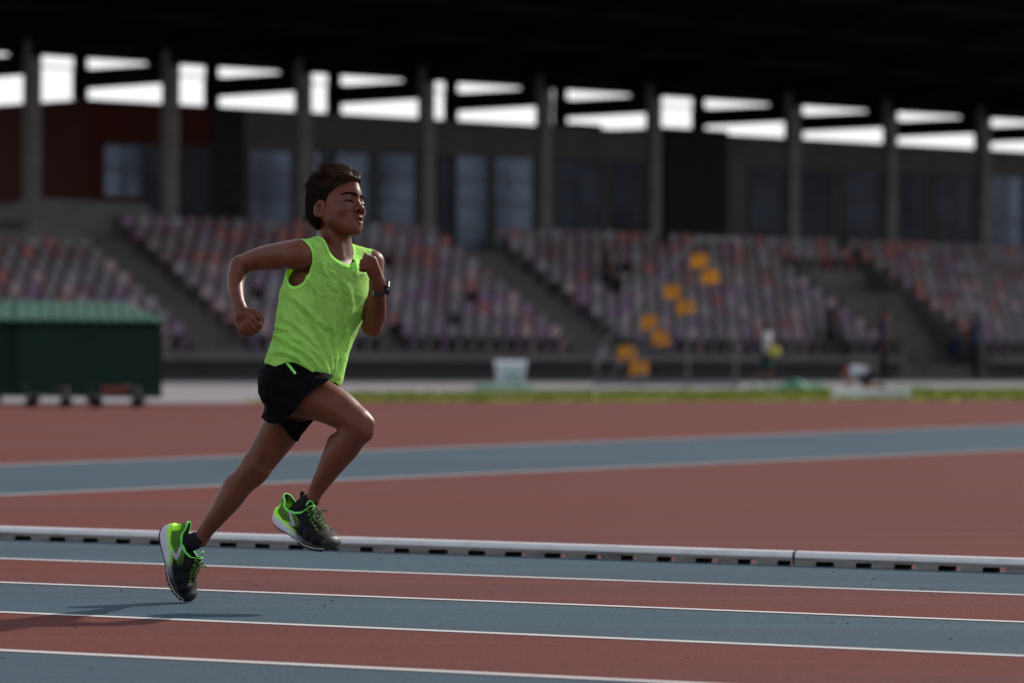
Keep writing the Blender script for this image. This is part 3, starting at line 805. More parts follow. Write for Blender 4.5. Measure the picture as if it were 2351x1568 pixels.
bf.ell(PA(594, 736, 11.976), ((1, 0, 0), (0, 1, 0), (0, 0, 1)), (.0095, .009, .0105), .004)
# far fist in front of the chest, back of the hand up and to the camera
bf.chain([PA(870, 660, 11.94), PA(868, 645, 11.925)], [.0185, .0185], .008)
bf.chain([PA(868, 645, 11.925), PA(856, 618, 11.905), PA(853, 605, 11.90)], [.0205, .0225, .0215], .008, .006, u=(.35, -.93, 0), fa=.75)
for (m_, p_, q_, r1) in (((858, 594), (840, 590), (844, 596), .0078), ((857, 599.5), (834, 599), (839, 604), .0080), ((855, 607), (832, 607.5), (838, 611), .0078), ((851, 614.5), (831, 616.5), (838, 621), .0072)):
    finger([(m_[0]+2, m_[1]+10, 11.91), (m_[0], m_[1], 11.893), (p_[0], p_[1], 11.885), (p_[0]-1, p_[1]+3, 11.905), (q_[0], q_[1], 11.915)], [r1, r1*1.05, r1*.98, r1*.9, r1*.8], .003)
finger([(860, 612, 11.925), (850, 592, 11.925), (839, 585.5, 11.915)], [.0105, .0085, .0070], .006)
# knuckle tendons
for a, b in (((857, 600), (867, 632)), ((859, 595), (873, 628))):
    bf.cone(PA(a[0], a[1], 11.888), PA(b[0], b[1], 11.902), .0045, .003, .006)
BV, BF_ = bf.mesh()
BV = smooth(BV, BF_, 2, .5)
# colour masks; dark shade is painted between the lips, in nostrils and ear
hx = (BV - Hc) @ np.array([Fh, Rh, Uh]).T/MM
lip = np.exp(-((np.abs(hx[:, 1])/22)**4)) * (hx[:, 0] > 74) * (np.exp(-((hx[:, 2]+77.5)/4.4)**4) + np.exp(-((hx[:, 2]+90.5)/5.2)**4))
nostril = sum(np.exp(-(np.linalg.norm(hx-np.array([96, 9.0*s, -59]), axis=1)/4.3)**4) for s in (-1, 1))
conch = .65*np.exp(-(np.linalg.norm((hx-np.array([-1, 76, -48]))/[9, 9, 13], axis=1))**4)
recess_shade = conch + .62*nostril + ((np.abs(hx[:, 1]) < 16) & (hx[:, 0] > 55) & (np.abs(hx[:, 2]+83.5) < 4.6) & (hx[:, 0] < 91-np.abs(hx[:, 1])*.55)).astype(float)
lidm = np.zeros(len(BV))
for s in (-1, 1): lidm += np.exp(-(((hx[:, 1]-28*s)/13.5)**4)) * np.exp(-(((hx[:, 2]+28.5)/3.6)**2)) * (hx[:, 0] > 60)
scalp = np.clip((np.sqrt(((hx[:, 0]+8)/84)**2 + (hx[:, 1]/70)**2 + ((hx[:, 2]-5)/80)**2) < 1.1)*1.0, 0, 1)
def skinmat():
    M_ = mat('skin', (.122, .0335, .0170), .46, .28, [((.092, .024, .012), 26, .45, .7), ((.148, .042, .0215), 9, .5, .75)], .12, 420, sss=.12)
    t = M_.node_tree; b = t.nodes['Principled BSDF']; src = b.inputs['Base Color'].links[0].from_socket
    for an, c in (('lip', (.11, .026, .024)), ('recess_shade', (.030, .008, .008)), ('lid', (.045, .022, .016)), ('nail', (.42, .21, .17))):
        at = t.nodes.new('ShaderNodeAttribute'); at.attribute_name = an
        mx = t.nodes.new('ShaderNodeMix'); mx.data_type = 'RGBA'
        t.links.new(at.outputs['Fac'], mx.inputs['Factor']); t.links.new(src, mx.inputs['A']); mx.inputs['B'].default_value = (*c, 1)
        src = mx.outputs['Result']
    t.links.new(src, b.inputs['Base Color'])
    return M_
M['skin'] = skinmat()
nail = np.exp(-(np.linalg.norm(BV - PA(602, 742, 11.955), axis=1)/.0055)**4)
body = fastmesh('body', BV, BF_, M['skin'], run, {'lip': np.clip(lip*.8, 0, 1), 'recess_shade': recess_shade, 'lid': np.clip(lidm*.30, 0, 1), 'nail': nail*.8})

# eyes, brows, teeth
def sphere(mb, c, r, n=16, ax=None):
    ax = ax if ax is not None else (np.array((1, 0, 0)), np.array((0, 1, 0)), np.array((0, 0, 1)))
    r = r if isinstance(r, tuple) else (r, r, r); vs = []; fs = []
    for i in range(n//2+1):
        th = PI*i/(n//2)
        for j in range(n):
            p = 2*PI*j/n
            vs.append(tuple(np.array(c) + ax[2]*r[2]*math.cos(th) + ax[0]*r[0]*math.sin(th)*math.cos(p) + ax[1]*r[1]*math.sin(th)*math.sin(p)))
    for i in range(n//2):
        for j in range(n): fs.append((i*n+j, (i+1)*n+j, (i+1)*n+(j+1) % n, i*n+(j+1) % n))
    mb.add(vs, fs)
M['eyew'] = mat('eye_white', (.040, .022, .016), .8, .05, ((.05, .03, .022), 90, .5, .7))
M['iris'] = mat('iris', (.003, .002, .0015), .7, .08, ((.006, .003, .002), 300, .5, .7))
def face(r, u, w=3.0):
    m_ = (np.abs(hx[:, 1]-r) < w) & (np.abs(hx[:, 2]-u) < w); return hx[m_, 0].max()
for s in (1, -1):
    mb = MB()
    for (dr, du, hr_, hu_, in_) in ((0, 0, .0140, .0034, 2.2),):
        f0 = face(28*s, -28); sphere(mb, H(f0-in_, 28*s, -28), (.0036, hr_, hu_), 16, HA)
    e = mb.build('eye', M['eyew'], run, True)
    mb = MB(); sphere(mb, H(f0-.7, 29*s if s > 0 else 26*s, -27.8), (.0027, .0070, .0034), 12, HA); mb.build('iris', M['iris'], e, True)
    mb = MB(); mb.tube([H(face((28+q)*s, -26.0-.017*q*q, 2.6)+.1, (28+q)*s, -25.4-.017*q*q) for q in (-15.5, -12, -8, -4, 0, 4, 8, 12, 15.5)], [.0009, .0016, .0020, .0023, .0024, .0024, .0022, .0017, .0010], 6)
    mb.build('eyelashes', M['iris'], e, True)
M['hairm'] = mat('hair_dark', (.0075, .0036, .0024), .6, .12, ((.014, .006, .0035), 30, .45, .7))
M['hairt'] = mat('hair_sunlit_brown', (.036, .015, .0075), .6, .08, ((.070, .028, .013), 30, .45, .7))  # sunlight on the top hair, painted as a lighter brown
for s in (1, -1):
    mb = MB(); r_ = random.Random(3+s)
    for i in range(150):
        t = i/149; r0 = 6 + 39*t; uu = -9 + 9*math.sin(t*2.0) - 9*t*t; th = 4.3*(1-.72*t)
        for q in range(2):
            u_ = uu + r_.uniform(-th, th); r2 = r0 + 5; r1 = r0 - 1
            mb.tube([H(face(r1*s, u_, 2.5)-.3, r1*s, u_), H(face((r1+3)*s, u_+1, 2.5)+.9, (r1+3)*s, u_+1.0), H(face(r2*s, u_+.6, 2.5)+.1, r2*s, u_+.8)], [.0007, .0008, .0003], 4)
    M.setdefault('brow', mat('brow_hair', (.012, .0060, .0042), .85, .03, ((.018, .009, .006), 90, .4, .7)))
    mb.build('eyebrow', M['brow'], run)
M['teeth'] = mat('teeth', (.15, .13, .115), .3, .4, ((.22, .2, .18), 80, .5, .7))
mb = MB()
mb.tube([H(87.0-.03*q*q, q, -81.3) for q in range(-10, 11, 2)], .0020, 8); mb.build('teeth', M['teeth'], run, True)

# ---- hair: a lumpy cap and many fine locks
hf = Field(Hc-.17, Hc+.17, .0025)
hf.ell(H(-17, 0, 3), HA, (.093, .0770, .084), .01)
hf.ell(H(-42, 0, -38), HA, (.058, .066, .056), .02)
for i in range(110):
    r2 = random.Random(i); f = r2.uniform(-90, 74); r_x = r2.uniform(-64, 64)
    q = 1-((f+10)/94)**2-(r_x/78)**2
    if q < 0.02: continue
    u = 84*math.sqrt(q)+2; hf.ell(H(f, r_x, u), HA, (.010+r2.random()*.009, .009, .006+r2.random()*.006), .008)
# the swept-up quiff
for (x_, y_, rr) in ((806, 413, 12), (798, 407, 14), (788, 401, 15), (777, 398, 15), (766, 396, 13), (758, 393, 10)):
    hf.ell(PA(x_, y_, 12.03), HA, (rr*1.3*MM, .034, rr*1.30*MM), .012)
HV, HF = hf.mesh()
def hairline(p):
    f, r, u = p[:, 0], np.abs(p[:, 1]), p[:, 2]
    edge = np.interp(f+6, [-130, -60, -38, -24, -20, -4, 6, 14, 22, 34, 50, 64, 76, 120], [-118, -104, -84, -66, -24, -20, -40, -36, -18, 2, 18, 30, 37, 42])
    return (u - edge) - np.clip(-p[:, 1]-8, 0, 50)*.55*(p[:, 0] > 12)
hl = (HV-Hc) @ np.array([Fh, Rh, Uh]).T/MM
hg = hairline(hl) + 2.2*vn(hl, .22, 3)
# thin the cap out towards the hairline
cen = np.array(H(-15, 0, 0)); dv = HV-cen; sk_ = np.sqrt(((hl[:, 0]+15)/86.5)**2+(hl[:, 1]/70.5)**2+(hl[:, 2]/79.5)**2)
tf = np.clip(hg/13, 0, 1)**.6*1.0
isf = (hl[:, 0] > -10) & (hl[:, 2] > -45)
HV = np.where((isf & (sk_ > 1))[:, None], cen + dv*(tf + (1-tf)/np.maximum(sk_, 1e-3))[:, None], HV)
HV, HF, _ = clip(HV, HF, hg); HV = smooth(HV, HF, 1)
def hairmat():
    M_ = mat('hair', (.0075, .0036, .0024), .6, .12); t = M_.node_tree; b = t.nodes['Principled BSDF']
    at = t.nodes.new('ShaderNodeAttribute'); at.attribute_name = 'front'; mx = t.nodes.new('ShaderNodeMix'); mx.data_type = 'RGBA'
    n = t.nodes.new('ShaderNodeTexNoise'); n.inputs['Scale'].default_value = 120; m1 = t.nodes.new('ShaderNodeMath'); m1.operation = 'MULTIPLY'
    t.links.new(at.outputs['Fac'], m1.inputs[0]); t.links.new(n.outputs['Fac'], m1.inputs[1])
    t.links.new(m1.outputs[0], mx.inputs['Factor']); mx.inputs['A'].default_value = (.0075, .0036, .0024, 1); mx.inputs['B'].default_value = (.060, .026, .013, 1)  # sunlit brown painted into the cap at the top front
    t.links.new(mx.outputs['Result'], b.inputs['Base Color']); return M_
hl = (HV-Hc) @ np.array([Fh, Rh, Uh]).T/MM
hair = fastmesh('hair', HV, HF, hairmat(), run, {'front': np.clip((hl[:, 0]+10)/40, 0, 1)*np.clip((hl[:, 2]-18)/30, 0, 1)})
N_ = normals(HV, HF); hl = (HV-Hc) @ np.array([Fh, Rh, Uh]).T/MM
mb = MB(); mt_ = MB(); r_ = random.Random(77); hgv = hairline(hl)
clump = vn(HV, 55, 6); clump2 = vn(HV, 70, 16)
for i in range(7500):
    j = r_.randrange(len(HV)); p = HV[j]; n = N_[j]; f, r, u = hl[j]
    top = max(0, min(1, (u-30)/45)); front = max(0, min(1, (f-5)/60))
    flow = -Fh*(.9) - Uh*(.95*(1-top)) + Uh*(.15*top) + Rh*(.5*clump2[j])
    flow = flow - n*(flow @ n); flow = flow/max(np.linalg.norm(flow), 1e-6) + n*(.10 + .26*top*max(0, .5+clump[j]))
    flow = flow/np.linalg.norm(flow)
    L = (.014 + .012*top)*r_.uniform(.5, 1.25)
    if r_.random() < .02: L *= 1.6; flow = flow + n*.25
    cu_ = np.array([r_.gauss(0, 1) for _ in range(3)]); cu_ -= flow*(cu_ @ flow); cu_ /= max(np.linalg.norm(cu_), 1e-6)
    amp = .0026*(.3+top)*r_.uniform(.3, 1.4); ph_ = r_.uniform(0, 6); sg = r_.uniform(.6, 1.0)
    pts = []
    for q in range(6):
        t = q/5; pts.append(p - n*.0012 + flow*L*t + cu_*amp*(math.sin(ph_+t*5)-math.sin(ph_))*t + n*(.0022*math.sin(t*PI)) - n*(L*.10*t*t))
    (mt_ if (u > 22 and f > -30 and r_.random() < .35 + .45*front) else mb).tube(pts, [.0007*sg, .0008*sg, .0007*sg, .0006*sg, .0004, .0001], 3, False)
# loose strands at the tuft, the crown and the nape
for i in range(150):
    q0 = r_.choice([(758, 392, -7, -8), (757, 390, -5, -9), (742, 398, -8, -3), (728, 408, -8, -5), (715, 420, -6, -4), (702, 495, -3, 16), (726, 400, -9, -4)])
    b0 = PA(q0[0]+r_.uniform(-4, 6), q0[1]+r_.uniform(-2, 6), 12.05+r_.uniform(-.03, .03)); dd_ = PA(1175.5+q0[2]+r_.uniform(-4, 3), 784+q0[3]+r_.uniform(-3, 3), 12)-PA(1175.5, 784, 12)
    L = r_.uniform(.5, 1.2); cu_ = np.array([r_.gauss(0, .003), 0, r_.gauss(0, .003)])
    mb.tube([b0 + dd_*L*t + cu_*math.sin(t*4) for t in np.linspace(0, 1, 6)], [.0008, .0007, .0006, .0005, .0003, .0001], 3, False)
lk = mb.build('hair_lock', M['hairm'], hair, True); lk['kind'] = 'stuff'
lk = mt_.build('hair_lock', M['hairt'], hair, True); lk['kind'] = 'stuff'; lk['label'] = 'top front locks coloured sunlit brown'

# ---- tank top
sf = Field(PA(590, 905, 12.4)*[1, 0, 1]+[0, 11.80, 0], PA(905, 515, 12.4)*[1, 0, 1]+[0, 12.38, 0], .003)
torso(sf, .007, .02)
sec = [((684, 935, 12.09), 0, .112, .098), ((689, 893, 12.085), 0, .128, .112), ((698, 850, 12.08), .15, .134, .110), ((711, 805, 12.075), .45, .134, .098), ((719, 772, 12.075), .7, .136, .092),
       ((728, 740, 12.075), .85, .140, .092), ((741, 695, 12.075), 1, .147, .094), ((752, 650, 12.07), 1, .140, .089), ((764, 615, 12.065), 1, .119, .072)]
sf.slab([(PA(*c), mixv(pl_, ul, t), mixv(pn_, un, t), a, b) for c, t, a, b in sec], .02)
TV, TF = sf.mesh(); TV = smooth(TV, TF, 3)
def pix(V):
    d = V-np.array(CAM); D = d @ np.array(cf); return 1175.5+FPX*(d @ np.array(cr))/D, 784-FPX*(d @ np.array(cu))/D
TN = normals(TV, TF)
px, py = pix(TV)
# folds: drag lines that run to the gathered front hem, as soft ridges with a trough on the lower side
def folds(qx_, qy_, lines):
    out = np.zeros(len(qx_))
    for amp, w, pts in lines:
        best = np.full(len(qx_), 1e9); sgn = np.zeros(len(qx_)); tp = np.zeros(len(qx_)); n = len(pts)-1
        for i in range(n):
            a = np.array(pts[i], float); b = np.array(pts[i+1], float); l = b-a; t = np.clip(((qx_-a[0])*l[0]+(qy_-a[1])*l[1])/(l @ l), 0, 1)
            ddx = qx_-a[0]-t*l[0]; ddy = qy_-a[1]-t*l[1]; dd_ = np.hypot(ddx, ddy); m_ = dd_ < best
            best = np.where(m_, dd_, best); sgn = np.where(m_, np.sign(l[0]*ddy-l[1]*ddx), sgn); tp = np.where(m_, (i+t)/n, tp)
        sd_ = best*sgn/w; env = np.clip(tp*6, 0, 1)*np.clip((1-tp)*5+.45, 0, 1)
        out += amp*env*(np.exp(-sd_**2) - .75*np.exp(-(sd_-1.5)**2))
    return out*MM*1.3
FL = [(8, 8, [(626, 762), (645, 775), (668, 790), (700, 806), (728, 832), (748, 862)]), (7, 6, [(640, 800), (668, 812), (694, 832), (718, 852)]), (6, 6, [(655, 772), (690, 782), (722, 806), (745, 836), (757, 866)]),
      (5, 7, [(640, 724), (670, 738), (706, 770), (736, 806), (756, 846)]), (5, 6, [(700, 690), (716, 726), (738, 768), (758, 812), (766, 860)]), (5.5, 5, [(764, 730), (770, 776), (774, 820), (770, 868)]),
      (6, 5, [(792, 776), (786, 812), (780, 842), (772, 876)]), (5, 5, [(806, 742), (798, 786), (790, 826), (779, 868)]), (6, 7, [(618, 812), (636, 806), (662, 812), (684, 822)]),
      (4, 7, [(662, 672), (690, 700), (726, 730), (752, 752)]), (4, 8, [(790, 640), (800, 668), (806, 700), (800, 740)]), (4, 6, [(742, 600), (752, 636), (770, 662)]), (4.5, 5, [(822, 586), (816, 604), (812, 624)]), (4, 4, [(806, 592), (812, 606), (816, 628)]),
      (4, 6, [(700, 560), (704, 590), (712, 640), (730, 680)]), (6, 5, [(630, 745), (640, 752), (652, 756)])]
front_ = TN @ un > -.25
disp = folds(px, py, FL)*np.where(front_, 1, .5)
disp += .0010*vn(TV*[1, 1, .6], 20, 12) + .0003*vn(TV @ np.array([[1, 0, .6], [0, 1, 0], [-.5, 0, .6]]), 60, 2)
TV = TV + TN*disp[:, None]
px, py = pix(TV)
hemf = lambda q: np.interp(q, [590, 607, 640, 668, 690, 715, 742, 768, 790, 820], [860, 851, 838, 828.5, 838, 853, 869, 879, 884, 884])
hem = sum(hemf(px+o) for o in (-12, -8, -4, 0, 4, 8, 12))/7
lat = (TV-PA(700, 850, 12.08)) @ pn_*0 + (TV[:, 1]-12.08)
g_hem = (hem + np.clip(lat-.03, 0, 1)*60 - py)/746
c_n = PA(758, 552, 12.065); dn = TV-c_n; a_ = dn @ ul; b_n = dn @ un; z_ = dn @ np.cross(un, -ul) if False else dn[:, 2]
rz = np.where(z_ < 0, np.interp(b_n, [-.06, 0, .06], [.020, .045, .0735]), .2)
g_neck = (np.sqrt((a_/.0625)**2 + (z_/rz)**2) - 1)*.0625
def arm(c, sg, rr):
    d = TV-c; return (np.sqrt((np.minimum(sg*(d @ ul), 9)/rr[0])**2 + ((d @ un)/rr[1])**2 + (d[:, 2]/rr[2])**2) - 1)*.055
g_r = arm(PA(668, 604, 11.925), 1, (.060, .088, .0870)); g_l = arm(PA(874, 610, 12.22), 1, (.060, .088, .080))
g = np.minimum(np.minimum(g_hem, g_neck), np.minimum(g_r, g_l))
binding = np.minimum(g_neck, np.minimum(g_r, g_l)*1.9)
def shirtmat(name, c, slub=True, tr=.58):
    M_ = bpy.data.materials.new(name); M_.use_nodes = True; t = M_.node_tree; b = t.nodes['Principled BSDF']
    b.inputs['Roughness'].default_value = .8; b.inputs['Specular IOR Level'].default_value = .15
    b.inputs['Sheen Weight'].default_value = .15
    tc = t.nodes.new('ShaderNodeTexCoord'); out = t.nodes['Material Output']
    src = None
    if slub:
        mp = t.nodes.new('ShaderNodeMapping'); mp.inputs['Rotation'].default_value = (0, R(-42), 0); 
        mp2 = t.nodes.new('ShaderNodeMapping'); mp2.inputs['Scale'].default_value = (30, 80, 430)
        t.links.new(tc.outputs['Object'], mp.inputs[0]); t.links.new(mp.outputs[0], mp2.inputs[0])
        n = t.nodes.new('ShaderNodeTexNoise'); n.inputs['Scale'].default_value = 1.0; n.inputs['Detail'].default_value = 2; t.links.new(mp2.outputs[0], n.inputs['Vector'])
        n2 = t.nodes.new('ShaderNodeTexNoise'); n2.inputs['Scale'].default_value = 14; t.links.new(tc.outputs['Object'], n2.inputs['Vector'])
        ad = t.nodes.new('ShaderNodeMath'); ad.operation = 'MULTIPLY_ADD'; ad.inputs[1].default_value = .35; t.links.new(n2.outputs['Fac'], ad.inputs[0]); t.links.new(n.outputs['Fac'], ad.inputs[2])
        r = t.nodes.new('ShaderNodeMapRange'); r.inputs['From Min'].default_value = .68; r.inputs['From Max'].default_value = .76; r.inputs['To Max'].default_value = .50; t.links.new(ad.outputs[0], r.inputs['Value'])
        mx = t.nodes.new('ShaderNodeMix'); mx.data_type = 'RGBA'; t.links.new(r.outputs[0], mx.inputs['Factor']); mx.inputs['A'].default_value = (*c, 1); mx.inputs['B'].default_value = (.11, .30, .09, 1)
        src = mx.outputs['Result']; t.links.new(src, b.inputs['Base Color'])
    else: b.inputs['Base Color'].default_value = (*c, 1)
    tl = t.nodes.new('ShaderNodeBsdfTranslucent'); tl.inputs['Color'].default_value = (.72, 1.0, .16, 1)
    ms = t.nodes.new('ShaderNodeMixShader'); ms.inputs[0].default_value = tr
    t.links.new(b.outputs[0], ms.inputs[1]); t.links.new(tl.outputs[0], ms.inputs[2]); t.links.new(ms.outputs[0], out.inputs['Surface'])
    nb = t.nodes.new('ShaderNodeTexNoise'); nb.inputs['Scale'].default_value = 260; t.links.new(tc.outputs['Object'], nb.inputs['Vector'])
    bp = t.nodes.new('ShaderNodeBump'); bp.inputs['Strength'].default_value = .10; bp.inputs['Distance'].default_value = .001
    t.links.new(nb.outputs['Fac'], bp.inputs['Height']); t.links.new(bp.outputs[0], b.inputs['Normal'])
    return M_
M['shirt'] = shirtmat('neon_knit', (.60, .99, .27)); M['bind'] = shirtmat('neon_binding', (.46, 1.0, .17), False, .3)
V2, F2, (bi2,) = clip(TV, TF, g, [binding]); 
shirt = fastmesh('tank_top', V2, F2, M['shirt'], run); solid(shirt, .0012)
N2 = normals(V2, F2)
V3, F3, _ = clip(V2 + N2*.0018, F2, .0095 - bi2)
bd = fastmesh('binding', V3, F3, M['bind'], shirt); solid(bd, .0016)
px2, py2 = pix(V2)
w_ = (px2-826)*1.35; gl_ = np.minimum(np.minimum(px2-826, 839-px2), np.minimum(py2-628.6-.12*(px2-826), 632.2+.12*(px2-826)-py2)); gl_ = np.minimum(gl_, np.abs(((w_) % 3.4)-1.7)-.42)
V6, F6, _ = clip(V2 + N2*.0012, F2, np.where(V2[:, 1] < 12.1, gl_, -1))
M['print'] = mat('grey_print', (.22, .25, .20), .6, .3, ((.18, .2, .16), 60, .4, .7))
if len(F6): fastmesh('chest_print', V6, F6, M['print'], shirt)
hem2 = np.interp(px2, [590, 607, 640, 668, 690, 715, 742, 768, 790, 820], [860, 851, 838, 828.5, 838, 853, 869, 879, 884, 884]) + np.clip(V2[:, 1]-12.11, 0, 1)*60

# ---- shorts
pf = Field(PA(590, 1030, 12.4)*[1, 0, 1]+[0, 11.82, 0], PA(790, 790, 12.4)*[1, 0, 1]+[0, 12.36, 0], .003)
pf.slab([(PA(702, 800, 12.08), mixv(pl_, ul, .4), mixv(pn_, un, .4), .106, .084), (PA(686, 862, 12.09), pl_, pn_, .120, .099), (PA(677, 888, 12.09), pl_, pn_, .122, .100)], .02)
hipR, kneeR = PA(672, 892, 12.03), PA(822, 972, 11.95); hipL, kneeL = PA(680, 905, 12.14), PA(583, 1082, 12.20)
dR = (kneeR-hipR)/np.linalg.norm(kneeR-hipR); dL = (kneeL-hipL)/np.linalg.norm(kneeL-hipL)
pf.cone(hipR - dR*.02, hipR + dR*.20, .090, .084, .02)
pf.chain([PA(*R1[0]), PA(*R1[1]), PA(*R1[2])], [.088, .078, .076], .02, .01)
pf.cone(PA(655, 900, 12.10), PA(640, 905, 12.10), .06, .045, .03)
pf.chain([hipL, PA(672, 942, 12.135), PA(656, 1000, 12.16)], [.090, .088, .086], .012, .01)
QV, QF = pf.mesh(); QV = smooth(QV, QF, 3); QN = normals(QV, QF); qx, qy = pix(QV)
dsp = .0034*vn(QV @ np.array([[1, 0, .5], [0, 1, 0], [-.4, 0, .8]]), 30, 31) + .0022*vn(QV, 55, 9)
dsp += .004*np.sin((qy-qx*.35)/6.5 + vn(QV, 10, 4)*2)*np.exp(-((qx-655)/45)**2)*np.exp(-((qy-925)/45)**2)
QV = QV + QN*dsp[:, None]; qx, qy = pix(QV)
def dseg(V, a, b):
    l = b-a; t = np.clip((V-a) @ l/(l @ l), 0, 1); return np.linalg.norm(V-a-t[:, None]*l, axis=1)
cR = dseg(QV, hipR, kneeR); cL = dseg(QV, hipL, kneeL)
hemR = np.minimum(((702-qx)*.86 + (qy-912)*-.5)/750 + .02, 9)
A1, A2 = np.array((759, 869.5)), np.array((673, 947))    # near hem line
e1_ = (A2-A1)/np.linalg.norm(A2-A1); nR_ = np.array((e1_[1], -e1_[0]))
gR = ((qx-A1[0])*nR_[0] + (qy-A1[1])*nR_[1])/755
if ((660-A1[0])*nR_[0] + (880-A1[1])*nR_[1]) < 0: gR = -gR
tt = ((qx-A1[0])*e1_[0] + (qy-A1[1])*e1_[1])/np.linalg.norm(A2-A1)
gR = gR - .012*np.sin(np.clip(tt, 0, 1)*PI)*(QV[:, 1] < 12.03)
hl_ = np.interp(qx, [595, 603, 616, 640, 652, 664, 676, 684, 692, 710, 722, 740], [955, 961, 971, 973, 983, 1000, 1013, 1014, 997, 975, 963, 955])
gL = (hl_ - qy)/750 + np.where(QV[:, 1] > 12.2, .0, 0)
isR = (cR < cL) & (QV[:, 1] < 12.045)
gp_ = np.where(isR, gR, np.where(qy > 940, gL, .02))
gtop = (qy - 812)/750
V4, F4, _ = clip(QV, QF, np.minimum(gp_, gtop))
M['shorts'] = mat('black_shorts', (.0022, .0022, .0030), .8, .06, ((.0038, .0038, .0052), 40, .45, .7), .15, 500)
shorts = fastmesh('shorts', V4, F4, M['shorts'], run); solid(shorts, .0014)
# green stripe at the hip, laid on the shorts
sel = normals(V4, F4)
s0_, s1_ = np.array((657.5, 833)), np.array((679, 859)); sdv = (s1_-s0_)/np.linalg.norm(s1_-s0_)
x4, y4 = pix(V4); al = (x4-s0_[0])*sdv[0] + (y4-s0_[1])*sdv[1]; ac = np.abs(-(x4-s0_[0])*sdv[1] + (y4-s0_[1])*sdv[0])
gg = np.minimum(np.minimum(2.9-ac, al), np.linalg.norm(s1_-s0_)-al); gg = np.where(V4[:, 1] < 12.08, gg, -1)
V5, F5, _ = clip(V4 + sel*.0022, F4, gg)
M['neon'] = mat('neon_green', (.26, .80, .14), .6, .3, ((.22, .7, .12), 30, .4, .7))
fastmesh('stripe', V5, F5, M['neon'], shorts)

# ---- watch
M['wblack'] = mat('watch_black', (.010, .010, .014), .35, .5, ((.016, .016, .02), 60, .4, .7))
M['wglass'] = mat('watch_glass', (.05, .06, .08), .1, .8, ((.03, .03, .05), 60, .4, .7))
wa = PA(869.5, 672, 11.955); wb_ = PA(869.5, 655, 11.935); wl = wb_-wa; wl /= np.linalg.norm(wl)
wc = PA(870, 664, 11.945); wu = np.cross(wl, (0, 1, 0)); wu /= np.linalg.norm(wu); wu = wu if wu[0] > 0 else -wu; wv = np.cross(wl, wu)
mb = MB(); n = 32; vs = []; rr_ = .0212
for j in range(n):
    a = 2*PI*j/n; c = math.cos(a)*wu + math.sin(a)*wv
    for (dr_, dz) in ((0, -.0085), (.0022, -.008), (.0022, .008), (0, .0085)): vs.append(wc + c*(rr_+dr_) + wl*dz)
fs = [(j*4+q, ((j+1) % n)*4+q, ((j+1) % n)*4+(q+1) % 4, j*4+(q+1) % 4) for j in range(n) for q in range(4)]
mb.add(vs, fs); strap = mb.build('watch', M['wblack'], run, True)
mb = MB(); cc = wc + wu*.0265 + wl*.006
mb.box(cc, wu*.0050, wv*.0145, wl*.0175); cs_ = mb.build('watch_case', M['wblack'], strap)
bv = cs_.modifiers.new('bevel', 'BEVEL'); bv.width = .003; bv.segments = 3
mb = MB(); mb.box(cc + wu*.0052, wu*.0004, wv*.0115, wl*.0140); mb.build('watch_face', M['wglass'], strap)
mb = MB(); q_ = -1 if wv[1] > 0 else 1
mb.box(cc + wv*q_*.0147 + wl*.008, wu*.0022, wv*.0006, wl*.0035); M['silver'] = mat('silver_grey', (.40, .40, .45), .35, .5, ((.34, .34, .38), 50, .4, .7), metallic=.2); mb.build('watch_button', M['silver'], strap)
mb = MB(); mb.box(wc - wu*.0165*1.0 + wv*q_*.0175, wu*.0022, wv*.0012, wl*.0088)
M['keeper'] = mat('strap_keeper', (.22, .34, .18), .5, .4, ((.2, .3, .15), 50, .4, .7)); mb.build('strap_keeper', M['keeper'], strap)
# ---- running shoes, built in their own frame: x to the toe, y across, z up
M['shoe'] = None
def attrmat(name, base, rough, layers, bump=0, bs=300, spec=.35, dots=False):
    M_ = mat(name, base, rough, spec, None, bump, bs); t = M_.node_tree; b = t.nodes['Principled BSDF']; src = None
    tc = t.nodes.new('ShaderNodeTexCoord')
    n = t.nodes.new('ShaderNodeTexNoise'); n.inputs['Scale'].default_value = 90; t.links.new(tc.outputs['Object'], n.inputs['Vector'])
    m0 = t.nodes.new('ShaderNodeMix'); m0.data_type = 'RGBA'; m0.inputs['A'].default_value = (*base, 1); m0.inputs['B'].default_value = (*[c*.7 for c in base], 1)
    t.links.new(n.outputs['Fac'], m0.inputs['Factor']); src = m0.outputs['Result']
    for an, c in layers:
        at = t.nodes.new('ShaderNodeAttribute'); at.attribute_name = an
        fac = at.outputs['Fac']
        if an == 'dots':
            for nm, fr_, th in (('lx', 2*PI/.0062, -.1), ('lz', 2*PI/.0050, -.3)):
                a2 = t.nodes.new('ShaderNodeAttribute'); a2.attribute_name = nm
                m1 = t.nodes.new('ShaderNodeMath'); m1.operation = 'MULTIPLY'; m1.inputs[1].default_value = fr_; t.links.new(a2.outputs['Fac'], m1.inputs[0])
                m2 = t.nodes.new('ShaderNodeMath'); m2.operation = 'SINE'; t.links.new(m1.outputs[0], m2.inputs[0])
                m3 = t.nodes.new('ShaderNodeMath'); m3.operation = 'GREATER_THAN'; m3.inputs[1].default_value = th; t.links.new(m2.outputs[0], m3.inputs[0])
                m4 = t.nodes.new('ShaderNodeMath'); m4.operation = 'MULTIPLY'; t.links.new(fac, m4.inputs[0]); t.links.new(m3.outputs[0], m4.inputs[1]); fac = m4.outputs[0]
        mx = t.nodes.new('ShaderNodeMix'); mx.data_type = 'RGBA'; t.links.new(fac, mx.inputs['Factor'])
        t.links.new(src, mx.inputs['A']); mx.inputs['B'].default_value = (*c, 1); src = mx.outputs['Result']
    t.links.new(src, b.inputs['Base Color']); return M_
M['upper'] = attrmat('shoe_knit', (.006, .0055, .0075), .7, [('dots', (.20, .50, .05)), ('heel', (.36, .86, .03)), ('toe', (.03, .027, .03))], .35, 700, .15)
